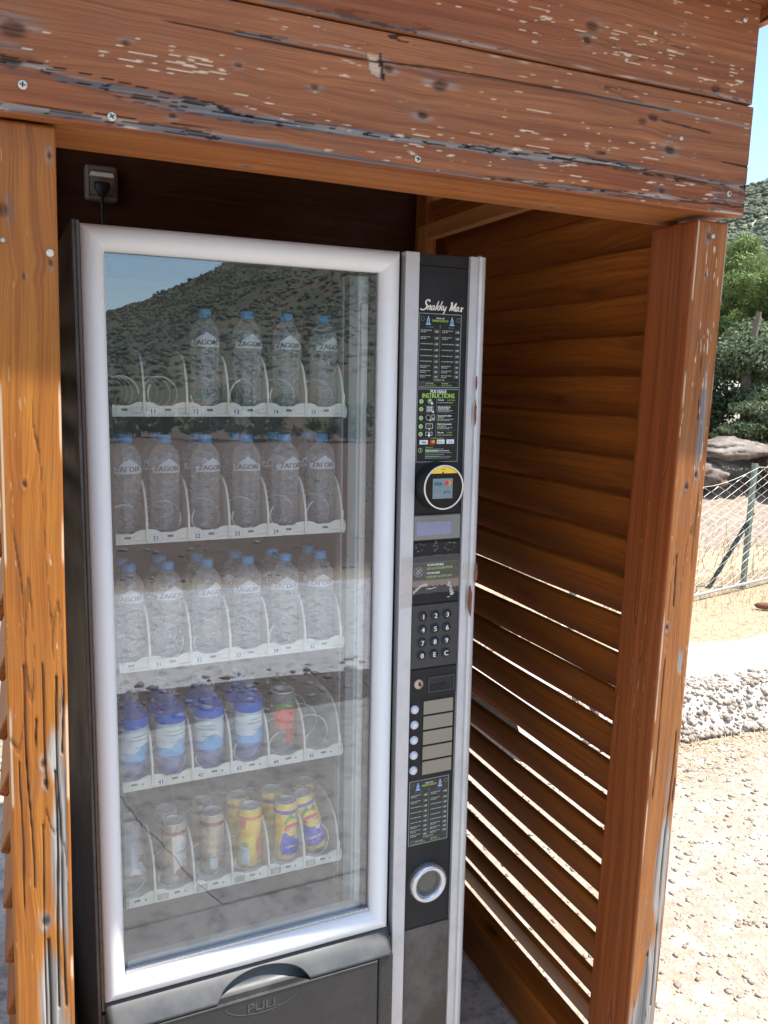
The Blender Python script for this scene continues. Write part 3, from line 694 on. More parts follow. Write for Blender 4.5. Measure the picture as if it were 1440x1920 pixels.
def limb(pts, r0, r1):
    P = [Vector(p) for p in pts]; V = []; F = []; n = len(P); sd = 7
    for i, p in enumerate(P):
        t = (P[min(i+1, n-1)]-P[max(i-1, 0)]).normalized(); a = t.cross(Vector((.3, 1, .2))).normalized(); b = t.cross(a); q = r0+(r1-r0)*i/(n-1)
        for k in range(sd): V.append(p+q*(math.cos(2*PI*k/sd)*a+math.sin(2*PI*k/sd)*b))
    for i in range(n-1):
        for k in range(sd): F.append((i*sd+k, i*sd+(k+1) % sd, (i+1)*sd+(k+1) % sd, (i+1)*sd+k))
    return V, F
def tree(name, base, H, clumps, n, ls, seed, mat, label, cat, needle=False, group=None, tr=.14):
    t = empty(name, label, cat, group, Matrix.Translation(base))
    C = []; parts = [limb([(0, 0, -.2), (.05, .03, H*.3), (-.04, .08, H*.62), (.02, 0, H*.9)], tr, tr*.25)]
    rg = random.Random(seed)
    for (x, y, z, a, b, c) in clumps:
        for k in range(11):
            C.append((x+rg.uniform(-.9, .9)*a, y+rg.uniform(-.9, .9)*b, z+rg.uniform(-.8, .8)*c, a*rg.uniform(.18, .42), b*rg.uniform(.18, .42), c*rg.uniform(.25, .5)))
        parts.append(limb([(0, 0, max(.3, z*.45)), (x*.5, y*.5, z*.75), (x, y, z)], tr*.4, tr*.08))
    V, F = join_vf(parts); link('trunk', mesh('trunk', V, F, True), 'bark', t)
    crown('crown', C, n, ls, seed, mat, t, needle); return t
# dense holm-like bush tree right behind the fence (az 43..50, 12 m)
tree('evergreen_tree', (9.6, 8.2, 0), 3.0, [(-.9, .9, 1.7, 1.3, 1.2, .9), (.6, -.3, 1.9, 1.4, 1.3, .8), (-.2, .2, 1.15, 1.5, 1.0, .45), (.6, -.6, 1.2, 1.2, 1.0, .45), (1.9, -.6, 1.5, 1.2, 1.1, .9), (-1.7, 1.6, 1.3, 1.0, 1.0, 1.0)], 130000, .036, 61, 'holm',
     'dense dark grey-green evergreen tree behind the chain-link fence', 'tree')
tree('pine_tree', (11.6, 10.1, 0), 4.4, [(-.6, .5, 3.0, 1.3, 1.2, .55), (-1.0, 1.0, 2.45, 1.0, .9, .40), (.8, -.3, 3.6, 1.3, 1.2, .45), (-.2, .2, 3.7, .9, .9, .35), (.9, .2, 2.7, 1.2, 1.2, .4), (-.7, .3, 2.8, 1.0, .8, .4), (-.3, -.2, 2.2, 1.2, .9, .4), (.3, .4, 3.2, 1.4, 1.0, .6), (-.5, 0, 3.4, 1.0, 1.0, .45), (-.1, -.5, 2.5, .9, .5, .5), (-.2, -.6, 2.0, 1.0, .5, .5)], 150000, .055, 62, 'pine',
     'light green pine tree rising above the dark evergreen, right of the post', 'tree', True, tr=.09)
tree('evergreen_tree', (13.5, 4.5, 0), 3.2, [(0, 0, 2.2, 1.6, 1.6, 1.1), (1, 1, 1.6, 1.2, 1.2, 1.0), (-1, -.6, 1.4, 1.2, 1.2, .9)], 16000, .05, 63, 'holm', 'dark evergreen tree far to the right beyond the fence, outside the post gap', 'tree')
tree('olive_tree', (1.0, 17, 0), 3.6, [(0, 0, 2.6, 1.8, 1.6, 1.0), (1.2, .5, 2.0, 1.2, 1.2, .8), (-1.2, .3, 2.1, 1.3, 1.2, .8)], 12000, .06, 64, 'shrub', 'grey-green olive tree on the slope behind the hut', 'tree')
# trees far in front of the hut, seen mirrored in the glass of the door
for i, (x, y, s_) in enumerate([(3.5, -27, 1.1), (6.2, -30, .8), (9.8, -28, 1.3), (13.8, -27, 1.0), (17.5, -25, 1.4), (0.5, -30, .9), (-4, -28, 1.2), (21, -22, 1.2)]):
    tree('olive_tree', (x, y, 0), 1.9*s_, [(0, 0, .85*s_, 1.4*s_, 1.1*s_, .6*s_), (1.1*s_, .2, .6*s_, 1.1*s_, .8*s_, .5*s_), (-1.1*s_, 0, .6*s_, 1.2*s_, .8*s_, .5*s_)], 3500, .09, 70+i, 'shrub',
         'low olive tree across the road before the hut, '+['third', 'fourth', 'fifth', 'sixth', 'seventh', 'second', 'first', 'last'][i]+' from the left as mirrored', 'tree', group='olive trees in a row across the road', tr=.1)
# boulders under the evergreen
def boulder(c, s_, seed, label):
    bm = bmesh.new(); bmesh.ops.create_icosphere(bm, subdivisions=4, radius=1)
    for v in bm.verts:
        p = v.co.copy(); q = 1+.28*mnoise.fractal(p*1.3+Vector((seed, 0, 0)), 1, 2, 5)+.05*mnoise.noise(p*6)
        v.co = Vector((p.x*s_[0], p.y*s_[1], p.z*s_[2]))*q*(1+.10*mnoise.fractal(p*4+Vector((0, seed, 0)), 1, 2, 4))
    s = NT('weathered_limestone'); g_ = s.geo(); c_ = s.mix(s.ramp(s.noise(g_, 2.2, 6, .7), [(.35, 0), (.65, 1)]), (.075, .05, .038), (.30, .26, .225))
    c_ = s.mix(s.math('MULTIPLY', s.ramp(s.noise(g_, 6, 5, .7), [(.55, 0), (.68, 1)]), .6), c_, (.08, .06, .05))
    link('boulder', from_bm(bm, 'boulder', True), s.fin(s.bsdf(c_, .9, 0, s.bump(s.noise(g_, 9, 6, .7), .8, .03), .2)), label=label, cat='boulder', loc=c)
boulder((8.05, 6.95, .86), (.58, .45, .13), 1, 'long grey boulder with a pale top under the evergreen behind the fence')
boulder((7.4, 6.9, .56), (.44, .45, .17), 5, 'brown broken boulder below the long one behind the fence')
boulder((8.9, 6.6, .70), (.6, .5, .26), 9, 'brown boulder right of the others behind the fence post')
# bank that the boulders sit in, behind the fence
xs = np.linspace(-6, 16, 160); ps = np.linspace(0, 1, 26); uu, pp = np.meshgrid(xs, ps, indexing='ij')
yy = 4.35+.36*(uu-5.4)*.55+pp*4.2; zz = .62*sst(pp, .05, .75)+.10*(vnoise(uu, yy, 1.6, 1.6, 91, 4)-.5)-.05*(1-pp)
i = np.arange(160*26).reshape(160, 26); Q = np.stack([i[:-1, :-1], i[1:, :-1], i[1:, 1:], i[:-1, 1:]], -1).reshape(-1, 4)
s = NT('dry_earth_bank'); v = s.geo(); b = s.noise(v, 14, 6, .7); a = s.noise(v, 2.0, 5, .6)
M['bank'] = s.fin(s.bsdf(s.mix(s.ramp(b, [(.35, 0), (.65, 1)]), s.mix(a, (.13, .095, .08), (.21, .165, .135)), (.34, .28, .215)), .95, 0, s.bump(b, 1, .02), .1))
link('earth_bank', nmesh('earth_bank', np.stack([uu, yy, zz], -1).reshape(-1, 3), Q, True), 'bank', kind='structure')

# ------------------------------------------------------------------ the wooden hut
hut = empty('wooden_hut', 'open-fronted wooden hut of orange-brown varnished boards with louvred sides, sheltering the drinks machine', 'hut', mat=Matrix.Translation((.55, .6, 0)))
HO = Vector((-.55, -.6, 0))
def hp(o, loc=(0, 0, 0)): o.location = HO+Vector(loc); return o

def weather(seed, w, knots=(), bands=(), flecks=(), crackz=(), fleck_amt=.5, fleck_th=.792, crack_amt=1., edge_wear=1., redf=None, greyf=None, front=0, chips=()):
    def fn(uu, aa, bb, sd, ss):
        fr = (sd == front)
        grey = np.zeros_like(uu); wear = np.zeros_like(uu); dark = np.zeros_like(uu); disp = np.zeros_like(uu); warp = np.zeros_like(uu)
        a2 = np.where(fr | (sd == 2), aa, bb+w*2)
        if front == 3: a2 = np.where(sd == 3, bb, aa+9)
        streak = vnoise(uu, ss, 5, 110, seed+1, 3, .6); fine = vnoise(uu, ss, 14, 380, seed+2, 2, .6); low = vnoise(uu, ss, 2.2, 9, seed+5, 3)
        for (ku, ka, kr) in knots:
            dx = (uu-ku)/kr; dz = (a2-ka)/(kr*.62); rr = np.sqrt(dx*dx+dz*dz) + .35*(vnoise(uu, ss, 120, 160, seed+7, 2)-.5)
            dark += .75*(1-sst(rr, .45, 1.05)) * (.45+.9*fine); disp -= .0022*(1-sst(rr, .2, 1.0))*(.4+fine) - .0006*np.exp(-(rr-1.3)**2*6)
            warp += np.exp(-(dx/3.2)**2)*np.tanh((a2-ka)/.006)*.006*np.exp(-np.abs(a2-ka)/.02)
            grey += .4*np.exp(-((rr-1.2)/.7)**2)*(streak > .5)
        for (pts, th, st) in bands:      # grey weathered seams following a line in (u, a)
            pu = [p[0] for p in pts]; pa = [p[1] for p in pts]; c = np.interp(uu, pu, pa); wd = th*(.35+1.3*vnoise(uu, uu*0, 5, 1, seed+11, 3))
            k = (1-sst(np.abs(a2-c)/wd, .35, 1.3))*((uu > pu[0]) & (uu < pu[-1]))
            g_ = k*st*sst(streak+.22*k, .52, .76)*.9; grey = np.maximum(grey, g_*1.1)
            cr_ = k*st*(np.abs(fine-.5) < .045)*(low > .35); dark = np.maximum(dark, cr_*.95); disp -= .0022*k*st*(streak > .5)*(fine) + .002*cr_
            dark = np.maximum(dark, .45*k*st*sst(.46-streak, 0, .08))
        if greyf is not None: g_ = greyf(uu, a2, bb, sd, streak, fine, low); grey = np.maximum(grey, g_); disp -= .0014*g_*fine
        # pale flakes where the varnish has lifted
        fm = vnoise(uu, ss, 46, 400, seed+21, 2, .5); fl = vnoise(uu, ss, 3.1, 16, seed+23, 3)
        amt = fleck_amt*sst(fl, .42, .68)
        for (u0, u1, a0, a1, s_) in flecks: amt = amt + s_*sst(uu, u0, u0+.03)*(1-sst(uu, u1-.03, u1))*sst(a2, a0, a0+.008)*(1-sst(a2, a1-.008, a1))
        wear = sst(fm+.16*np.clip(amt, 0, 1.4), fleck_th+.065, fleck_th+.10)*np.clip(amt*3, 0, 1)
        disp -= .0005*wear
        # cracks along the grain
        ck_ = (np.abs(vnoise(uu, ss, 2.6, 46, seed+31, 2)-.5) < .012)*sst(vnoise(uu, ss, 3.5, 22, seed+33, 2), .56, .66)*crack_amt
        for (u0, u1, a0, a1, th) in crackz:
            c = a0+(a1-a0)*(uu-u0)/(u1-u0)+.007*(vnoise(uu, uu*0, 3.5, 1, seed+41, 2)-.5)*2
            ck_ = np.maximum(ck_, (1-sst(np.abs(a2-c), th*.55*(.3+1.2*vnoise(uu, uu*0, 11, 1, seed+45+int(a0*900), 2)), th*1.5))*((uu > u0) & (uu < u1))*sst(vnoise(uu, uu*0, 7, 1, seed+43+int(a0*700), 2), .30, .42))
        dark = np.maximum(dark, ck_*.9); disp -= .003*ck_
        for (cu, ca_, ru, ra_) in chips:      # a splinter torn out of the board
            q = np.maximum(np.abs(uu-cu+(a2-ca_)*.18)/ru, np.abs(a2-ca_)/ra_)+.5*(vnoise(uu, ss, 60, 140, seed+61, 2)-.5)
            k = 1-sst(q, .75, 1.0); wear = np.maximum(wear, k*(.55+.6*fine)); disp -= .004*k; dark = np.maximum(dark, .95*((uu-cu+(a2-ca_)*.18) > ru*.85)*((uu-cu+(a2-ca_)*.18) < ru*1.35)*(np.abs(a2-ca_) < ra_*1.1)*fr)
        # worn arrises
        ed = np.minimum.reduce([np.abs(ss-0), np.abs(ss-w+.006)]); ew = (1-sst(ed, .0006, .0032))*sst(vnoise(uu, uu*0, 9, 1, seed+51, 4), .50, .62)*edge_wear
        wear = np.maximum(wear, ew*sst(streak, .35, .5)*.9)
        wear = wear*(1-.8*np.clip(dark, 0, 1))
        red = np.zeros_like(uu) if redf is None else redf(uu, a2, bb, sd, low)
        return grey, wear, dark, red, disp, warp
    return fn
X0 = -.42   # left end of the fascia boards (outside the frame)
zb = 1.849
F1 = [(x-X0, z-zb) for x, z in [(-.3, 1.90), (.019, 1.912), (.056, 1.90), (.14, 1.893), (.302, 1.886), (.425, 1.889), (.525, 1.891), (.743, 1.896), (.874, 1.902), (.993, 1.896), (1.19, 1.897)]]
F2 = [(x-X0, z-zb) for x, z in [(-.3, 1.853), (.107, 1.857), (.332, 1.856), (.475, 1.853), (.652, 1.851), (.846, 1.857), (1.19, 1.866)]]
K1 = [(.131,1.954,.007), (.277,1.952,.006), (.384,1.941,.007), (.494,1.982,.010), (.577,1.973,.016), (.551,1.928,.010), (.967,1.984,.013), (.945,1.975,.011), (1.005,1.939,.013), (.335,1.884,.007), (1.132,1.894,.008), (.996,1.872,.009), (-.001,1.947,.020), (-.005,1.909,.016), (.19,1.875,.006)]
fb = timber('fascia_board', 1.598, .182, .025, weather(101, .182, [(a-X0, b-zb, c) for a, b, c in K1], [(F1, .0085, 1.), (F2, .006, .9), ([(x-X0, z-zb) for x, z in [(.271, 1.992), (.422, 1.998), (.554, 1.99), (.735, 1.998), (.993, 2.002), (1.19, 1.997)]], .003, .8), ([(1.10-X0, .02), (1.19-X0, .03)], .06, .5)],
     [(-X0-.02, .42-X0, .055, .11, .34), (.25-X0, .60-X0, .030, .075, .26), (.5-X0, .75-X0, .015, .06, .5), (.6-X0, 1.0-X0, .06, .12, .35), (.1-X0, .3-X0, .075, .12, .6), (.75-X0, 1.15-X0, .012, .05, .4)],
     [(.13-X0, 1.0-X0, .143, .150, .0012), (.98-X0, 1.09-X0, .132, .128, .0012), (1.12-X0, 1.19-X0, .085, .083, .0012)], fleck_amt=.30, chips=[(.473-X0, .134, .0095, .017)], redf=lambda u_, a, b, sd, low: .08+.45*sst(low, .45, .75)),
     'wood_face', hut, axis='x', seed=1, rad=.003, du=.003, ds=.0018)
hp(fb, (X0, -.025, zb))
zc = 2.034
K2 = [(.835,2.101,.014), (.827,2.079,.010), (1.092,2.049,.013), (.55,2.10,.008), (.2,2.09,.012), (.66, 2.15, .008)]
fb2 = timber('fascia_board', 1.594, .176, .025, weather(202, .176, [(a-X0, b-zc, c) for a, b, c in K2], [([(x-X0, z-zc) for x, z in [(.2, 2.04), (.5, 2.037), (1.19, 2.037)]], .004, .7)],
     [(.45-X0, .72-X0, .035, .085, .4), (.68-X0, .92-X0, .02, .075, .45), (.85-X0, 1.18-X0, .015, .075, .65), (1.0-X0, 1.18-X0, .004, .03, .6)], [], fleck_amt=.35, crack_amt=.4, redf=lambda u_, a, b, sd, low: .12+.45*sst(low, .45, .75)),
     'wood_face', hut, axis='x', seed=2, rad=.003, du=.003, ds=.0018)
hp(fb2, (X0, -.026, zc))
V, F = prism([(X0, 2.213), (1.165, 2.213), (X0, 2.364)], -.024, 0)
me = mesh('fascia_board', V, F); uv_wood(me, 0); hp(link('fascia_board', me, 'wood_face', hut))
# beam behind the fascia: its underside shows
bmf = timber('lintel_beam', 1.595, .15, .135, weather(303, .15, [(.32-X0, .10-.0+.3, .01), (.86-X0, .4, .012)], [], [], [], fleck_amt=.12, crack_amt=.2, edge_wear=.25), 'wood_beam', hut, axis='x', seed=3, rad=.003, du=.006, ds=.003)
hp(bmf, (X0, .0005, 1.8515))
# posts
def lp_grey(u_, a, b, sd, streak, fine, low):
    z = u_; g_ = np.zeros_like(u_)
    for (cz, cx, rz, rx, s_) in [(1.0, .060, .055, .012, 1.), (.84, .065, .16, .016, 1.0), (.745, .045, .022, .010, .8), (.62, .050, .10, .020, 1.1), (.9, .07, .3, .012, .8), (1.12, .05, .1, .02, .4), (.5, .06, .2, .03, .8)]:
        g_ = np.maximum(g_, s_*np.exp(-((z-cz)/rz)**2-((a-cx)/rx)**2))
    return sst(g_+.5*(streak-.5)+.25*(fine-.5), .42, .8)*(a < .2)
wp = .080
P1 = timber('front_post', 1.852, wp, .128, weather(404, wp, [(1.816, .071, .006), (1.743, .014, .012), (1.682, .070, .006), (1.662, .037, .004), (1.39, .031, .006), (.99, .046, .008), (.745, .043, .010), (.96, .048, .007)], [],
     [(1.38, 1.50, .030, .046, .55), (1.05, 1.35, .058, .072, .55), (.8, 1.0, .05, .065, .4)],
     [(.80, 1.14, .030, .024, .0009), (.95, 1.14, .052, .048, .0011), (.60, 1.12, .068, .066, .0014), (.55, .9, .040, .043, .0010), (.5, .72, .046, .047, .0018), (.6, .98, .058, .064, .0016), (1.0, 1.13, .074, .077, .0011), (.7, 1.0, .015, .017, .0009), (.9, 1.06, .037, .040, .0012)],
     fleck_amt=.10, crack_amt=.35, greyf=lp_grey, redf=lambda u_, a, b, sd, low: .30*sst(u_, 1.38, 1.75)+.25*sst(low, .5, .7)), 'wood_post', hut, axis='z', seed=4, du=.004, ds=.0016, rad=.004)
hp(P1, (-.033, 0, -.005))
def rp_grey(u_, a, b, sd, streak, fine, low):
    z = u_; g_ = 1.15*(1-sst(z, .28, .62))*sst(a, .012, .05) + .9*(1-sst(z, .2, .45))
    for (cz, cx, rz, rx, s_) in [(.60, .055, .15, .018, 1.2), (.42, .055, .09, .018, .8), (1.50, .050, .16, .014, .8), (1.04, .052, .035, .008, 1.1), (.80, .05, .15, .012, .7), (1.35, .02, .1, .008, .4)]:
        g_ = np.maximum(g_, s_*np.exp(-((z-cz)/rz)**2-((a-cx)/rx)**2))
    return sst(g_+.5*(streak-.5)+.25*(fine-.5), .42, .8)*(sd == 0)
P2 = timber('front_post', 1.852, .073, .122, weather(505, .073, [(1.826, .028, .009), (1.379, .029, .008), (1.40, .05, .007), (1.11, .012, .007), (.423, .038, .007), (1.76, .03, .005)], [],
     [(1.55, 1.85, .018, .065, .75), (1.2, 1.6, .0, .012, .6), (1.40, 1.60, .040, .07, .5), (1.0, 1.4, .06, .073, .4), (.3, 1.1, .062, .073, .4)],
     [(1.5, 1.62, .043, .040, .001), (1.15, 1.25, .022, .018, .001), (.6, 1.05, .012, .014, .0009), (.3, .9, .058, .056, .0014), (.4, .8, .065, .064, .0012)],
     fleck_amt=.10, crack_amt=.4, greyf=rp_grey, redf=lambda u_, a, b, sd, low: np.where(sd == 3, .62+.3*low, .22*sst(u_, 1.4, 1.6))), 'wood_post2', hut, axis='z', seed=5, du=.004, ds=.0016, rad=.004)
hp(P2, (1.10, 0, -.012))
P2['label'] = 'right front post, grey and weathered towards its foot'
hp(wbox('rear_post', -.033, .04, 1.13, 1.215, 0, 2.3, 'wood_in', hut, 2)); hp(wbox('rear_post', 1.105, 1.175, 1.15, 1.218, 0, 2.18, 'wood_in', hut, 2))
# louvre slats
def slat_meshes(sign, n=4):
    out = []
    for k in range(n):
        bm = bmesh.new(); bm_box(bm, 0, .014, 0, 1.10, -.0940, 0, .0035, 3)
        bmesh.ops.bisect_plane  # (kept simple: long pieces get a few cuts so they can bow)
        es = [e for e in bm.edges if abs((e.verts[0].co-e.verts[1].co).y) > .9]
        bmesh.ops.subdivide_edges(bm, edges=es, cuts=10)
        rg = random.Random(50+k)
        a, b = rg.uniform(-.003, .003), rg.uniform(-.0025, .0025)
        for v in bm.verts:
            y = v.co.y; v.co.z += a*math.sin(y*2.8+k)+.0012*math.sin(y*11+k*2); v.co.x += b*math.sin(y*2.2+k*3)
            if sign < 0: v.co.x = -v.co.x
        if sign < 0: bmesh.ops.reverse_faces(bm, faces=bm.faces[:])
        me = from_bm(bm, 'slat'); uv_wood(me, 1); me.materials.append(M['wood_in']); out.append(me)
    return out
SR = slat_meshes(1); SLm = slat_meshes(-1); th = math.radians(22.4)
zs = [1.813, 1.725, 1.644, 1.565, 1.483, 1.401, 1.321, 1.237, 1.158, 1.076, .993, .917, .836, .758, .675, .595, .515, .432, .352, .268, .194]
zs = [zs[0]+.083*4, zs[0]+.083*3, zs[0]+.083*2, zs[0]+.083] + zs
dz = [0, 0, 0, 0] + [0]*8 + [0, -.003, .003, 0, .002, -.001, .002, .001, 0, .002, .001, 0, 0]
tw = [0]*12 + [.0028, .003, .0012, -.004, -.001, .004, -.003, .001, 0, .001, .001, -.001, 0]
for i, z in enumerate(zs):
    if z > 2.11: continue
    o_ = hp(link('slat', SR[i % 4], None, hut, rot=(tw[i % len(tw)]*.45*(z < 1.1), -th, 0)), (1.120, .122, z))
    if z > 1.12: o_.scale = (1.25, 1, 1.05); o_.rotation_euler[1] = -th-.05
for i in range(22):
    z = 1.9-.0943*i + .0
    z = (1.07+.083)+.0943*(8-i)
    if z < .1 or z > 2.1: continue
    hp(link('slat', SLm[i % 4], None, hut, rot=(rnd.uniform(-.001, .001), th, 0)), (-.003, .128, z))
hp(wbox('bottom_rail', 1.068, 1.128, .122, 1.15, .013, .131, 'wood_in', hut, 1)); hp(wbox('bottom_rail', -.03, .02, .128, 1.13, .013, .10, 'wood_in', hut, 1))
hp(wbox('top_rail', 1.070, 1.102, .137, 1.06, 1.945, 1.985, 'wood_beam', hut, 1)); hp(wbox('corner_batten', 1.070, 1.103, 1.063, 1.12, 1.70, 1.985, 'wood_beam', hut, 2))
# rear wall boards, roof boards
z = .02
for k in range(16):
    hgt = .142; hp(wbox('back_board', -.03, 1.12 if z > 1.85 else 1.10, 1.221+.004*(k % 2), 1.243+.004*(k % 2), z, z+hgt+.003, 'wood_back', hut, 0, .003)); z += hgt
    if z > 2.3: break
x = -.42
me = None
while x < 1.24:
    w_ = .1295
    bm = bmesh.new(); bm_box(bm, x, x+w_-.004, -.175, 1.42, 0, .022, .003)
    for v in bm.verts: v.co.z += 2.346-.095*v.co.x
    me = from_bm(bm, 'roof_board'); uv_wood(me, 1); hp(link('roof_board', me, 'wood_in', hut)); x += w_
sb = timber('side_board', 1.56, .034, .018, weather(606, .034, fleck_amt=.2), 'wood_beam', hut, axis='x', seed=8, rad=.002, du=.012, ds=.006)
sb.rotation_euler = (0, 0, PI/2); hp(sb, (1.2685, -.165, 2.206))
for k in range(2):      # unseen boards added past the roof's side to shade the right post
    bm = bmesh.new(); x = 1.279+k*.1295; bm_box(bm, x, x+.1255, -.175, -.07, 0, .022, .003)
    for v in bm.verts: v.co.z += 2.346-.095*v.co.x
    me = from_bm(bm, 'roof_board'); uv_wood(me, 1); hp(link('roof_board', me, 'wood_in', hut))  # added shading strip, not part of the hut's roof
bm = bmesh.new(); bm_box(bm, 1.2745, 1.535, -.18, -.065, 0, .004)
for v in bm.verts: v.co.z += 2.3695-.095*v.co.x
hp(link('roof_felt', from_bm(bm, 'roof_felt'), plain('brown_shade_strip_felt', (.10, .06, .045), .9), hut))  # felt over the added shading strip
# roof covering so the sun cannot slip through the joints
bm = bmesh.new(); bm_box(bm, -.43, 1.273, -.18, 1.43, 0, .004)
for v in bm.verts: v.co.z += 2.3695-.095*v.co.x
hp(link('roof_felt', from_bm(bm, 'roof_felt'), plain('brown_roof_felt', (.10, .06, .045), .9), hut))
nh = lmesh('nail', [(.0001, .0012), (.0026, .0010), (.0032, 0)], 8, False); nh.materials.append(M['dark_cab'])
rn = random.Random(77)
for o_ in [o for o in hut.children if o.name.startswith('slat') and o.data in SR]:
    for y_ in (.022+rn.uniform(-.006, .006), .93+rn.uniform(-.01, .01)):
        q = link('nail', nh, None, o_); q.rotation_euler = (0, -PI/2, 0); q.location = (-.0004, y_, -.028+rn.uniform(-.008, .008))
# screws and nails
def screw_mesh():
    V, F = lathe([(.0001, -.0016), (.0022, -.0016), (.0026, -.0008), (.0050, -.0013), (.0056, -.0004), (.0058, .001)], 14, False)
    V = [(x, z_, y) for x, y, z_ in V]; F = [q[::-1] for q in F]
    return mesh('screw', V, F, True)
sm = screw_mesh(); cross = []
for a in (0, 1):
    c_, s_ = (.0034, .0008) if a == 0 else (.0008, .0034); cross.append(([(-c_, -.0019-a*.0001, -s_), (c_, -.0019-a*.0001, -s_), (c_, -.0019-a*.0001, s_), (-c_, -.0019-a*.0001, s_)], [(0, 1, 2, 3)]))
crm = mesh('screw_recess', *join_vf(cross)); crm.materials.append(M['rubber']); sm.materials.append(M['screw'])
for (x, z, par, s_) in [(.008, 1.884, fb, 1.), (.113, 1.862, fb, 1.), (.545, 1.865, fb, .9), (1.141, 1.883, fb, .85), (1.027, 1.959, fb, .6), (1.141, 2.165, fb2, .75), (.957, 2.112, fb2, .6), (-.02, 1.70, P1, .55), (.036, 1.689, P1, .9), (1.137, 1.815, P2, .7)]:
    o = link('screw', sm, None, par); l_ = par.location-HO; y_ = -.0262 if par in (fb, fb2) else -.0012
    o.location = Vector((x, y_-.0005, z))-l_; o.scale = (s_, 1, s_); o.rotation_euler = (0, x*7, 0)
    if par is fb and s_ > .8: 
        q = link('screw_recess', crm, None, par); q.location = o.location; q.rotation_euler = (0, x*9, 0)

# ------------------------------------------------------------------ socket and cable on the rear wall
sk = empty('wall_socket', 'white surface-mounted power socket box with a black plug, on the dark rear boards', 'socket', mat=Matrix.Translation((.198, 1.219, 2.018)))
box('socket_box', -.041, .041, -.035, 0, -.044, .044, 'socket', sk, .009, 3)
box('socket_face', -.031, .031, -.037, -.0352, -.033, .030, 'socket', sk, .004, 2)
V, F = prism([(-.031, .012), (.031, .012), (.026, .022), (-.026, .022)], -.052, -.038); link('hinged_lid', mesh('hinged_lid', V, F), 'tray', sk)
pc = empty('power_cable', 'black plug and power cable dropping from the wall socket behind the machine', 'cable', mat=Matrix.Translation((.198, 1.18, 2.016)))
V, F = lathe([(.001, 0), (.019, 0), (.020, .01), (.015, .022), (.008, .034), (.001, .035)], 16)
V = [(x, y*.55-.012, -z) for x, y, z in V]; link('plug', mesh('plug', V, F, True), 'rubber', pc)
link('cord', mesh('cord', *tube([(0, -.012, -.03), (0, -.012, -.1), (.002, -.008, -.2), (.004, -.004, -.5), (.004, -.004, -1.9)], .0045, 8), smooth=True), 'rubber', pc)

# ------------------------------------------------------------------ vending machine
MS = .842      # modelling units to metres: the machine is about 0.75 m wide and 1.78 m tall
Qm = Matrix(((0.99908613, -0.03999104, -0.01508711), (0.04017648, 0.99911817, 0.01219521), (0.01458611, -0.01279021, 0.99981181))).to_4x4()
MW = Matrix.Translation((0, -1.24, 1.54)) @ Qm @ Matrix.Translation((0, 1.4668, -1.2967)) @ Matrix.Scale(MS, 4)
CB = Vector((.6, .34, -.285))
vm = empty('vending_machine', 'tall glass-fronted snack and drinks vending machine with silver door frame and black control column', 'vending machine', mat=MW @ Matrix.Translation(CB))
def vp(o, loc=(0, 0, 0)): o.location = Vector(loc)-CB; return o
def vbox(name, *a, **k): return vp(box(name, *a[:7], vm, *a[7:], **k))
D_ = .655
vbox('side_panel', .163, .170, -.0, D_, -.272, 1.836, 'dark_cab', .001); vbox('side_panel', 1.050, 1.058, .012, D_, -.272, 1.826, 'dark_cab', .001)
vbox('top_panel', .1705, 1.0495, .004, D_, 1.826, 1.836, 'dark_cab', .001); vbox('back_panel', .1705, 1.0495, D_-.01, D_, -.272, 1.8255, 'dark_cab')
vbox('base_panel', .1705, 1.0495, .0, D_-.0105, -.272, .2, 'dark_cab'); vbox('partition', .834, .850, .02, D_-.011, .2005, 1.8255, 'dark_cab')
vbox('cavity_wall', .826, .8335, .034, .60, .21, 1.815, 'cavity'); vbox('cavity_wall', .176, .184, .034, .60, .21, 1.815, 'cavity')
vbox('cavity_back', .1845, .8255, .592, .60, .21, 1.815, 'cavity'); vbox('cavity_ceiling', .1845, .8255, .034, .5915, 1.800, 1.815, 'cavity'); vbox('cavity_floor', .1845, .8255, .034, .5915, .205, .212, 'cavity')
for x, y in ((.2, .05), (1.0, .05), (.2, .6), (1.0, .6)):
    vp(link('foot', lmesh('foot', [(.018, -.004), (.02, .004), (.012, .013)], 12), 'rubber', vm), (x, y, -.284))
# door hinge seal with notches at the left edge
bm = bmesh.new(); bm_box(bm, .1705, .1763, -.002, .02, .21, 1.834)
z = .22
while z < 1.82: bm_box(bm, .1715, .1753, -.0035, -.0021, z, z+.026); z += .031
vp(link('hinge_seal', from_bm(bm, 'hinge_seal'), plain('brown_metal_edge', (.10, .075, .06), .35, .6), vm))
# door frame: four mitred bars
prof = [(0, .022), (0, -.004), (.003, -.010), (.010, -.0155), (.020, -.018), (.030, -.0155), (.038, -.008), (.043, .003), (.043, .022)]
xo0, xo1, zo0, zo1 = .177, .837, .232, 1.829
def bar(kind):
    V = []
    for e in (0, 1):
        for s_, y in prof:
            if kind == 'l': V.append((xo0+s_, y, (zo0+s_*1.08) if e == 0 else (zo1-s_*1.08)))
            if kind == 'r': V.append((xo1-s_, y, (zo0+s_*1.08) if e == 0 else (zo1-s_*1.08)))
            if kind == 't': V.append(((xo0+s_) if e == 0 else (xo1-s_), y, zo1-s_*1.08))
            if kind == 'b': V.append(((xo0+s_) if e == 0 else (xo1-s_), y, zo0+s_*1.08))
    n = len(prof); F = [(i, i+1, i+1+n, i+n) for i in range(n-1)] + [(n-1, 0, n, 2*n-1)]
    if kind in 'rt' : pass
    me = mesh('door_frame_bar', V, F); bm = bmesh.new(); bm.from_mesh(me); bmesh.ops.recalc_face_normals(bm, faces=bm.faces[:]); bm.to_mesh(me); bm.free()
    me.polygons.foreach_set('use_smooth', [True]*len(me.polygons)); return me
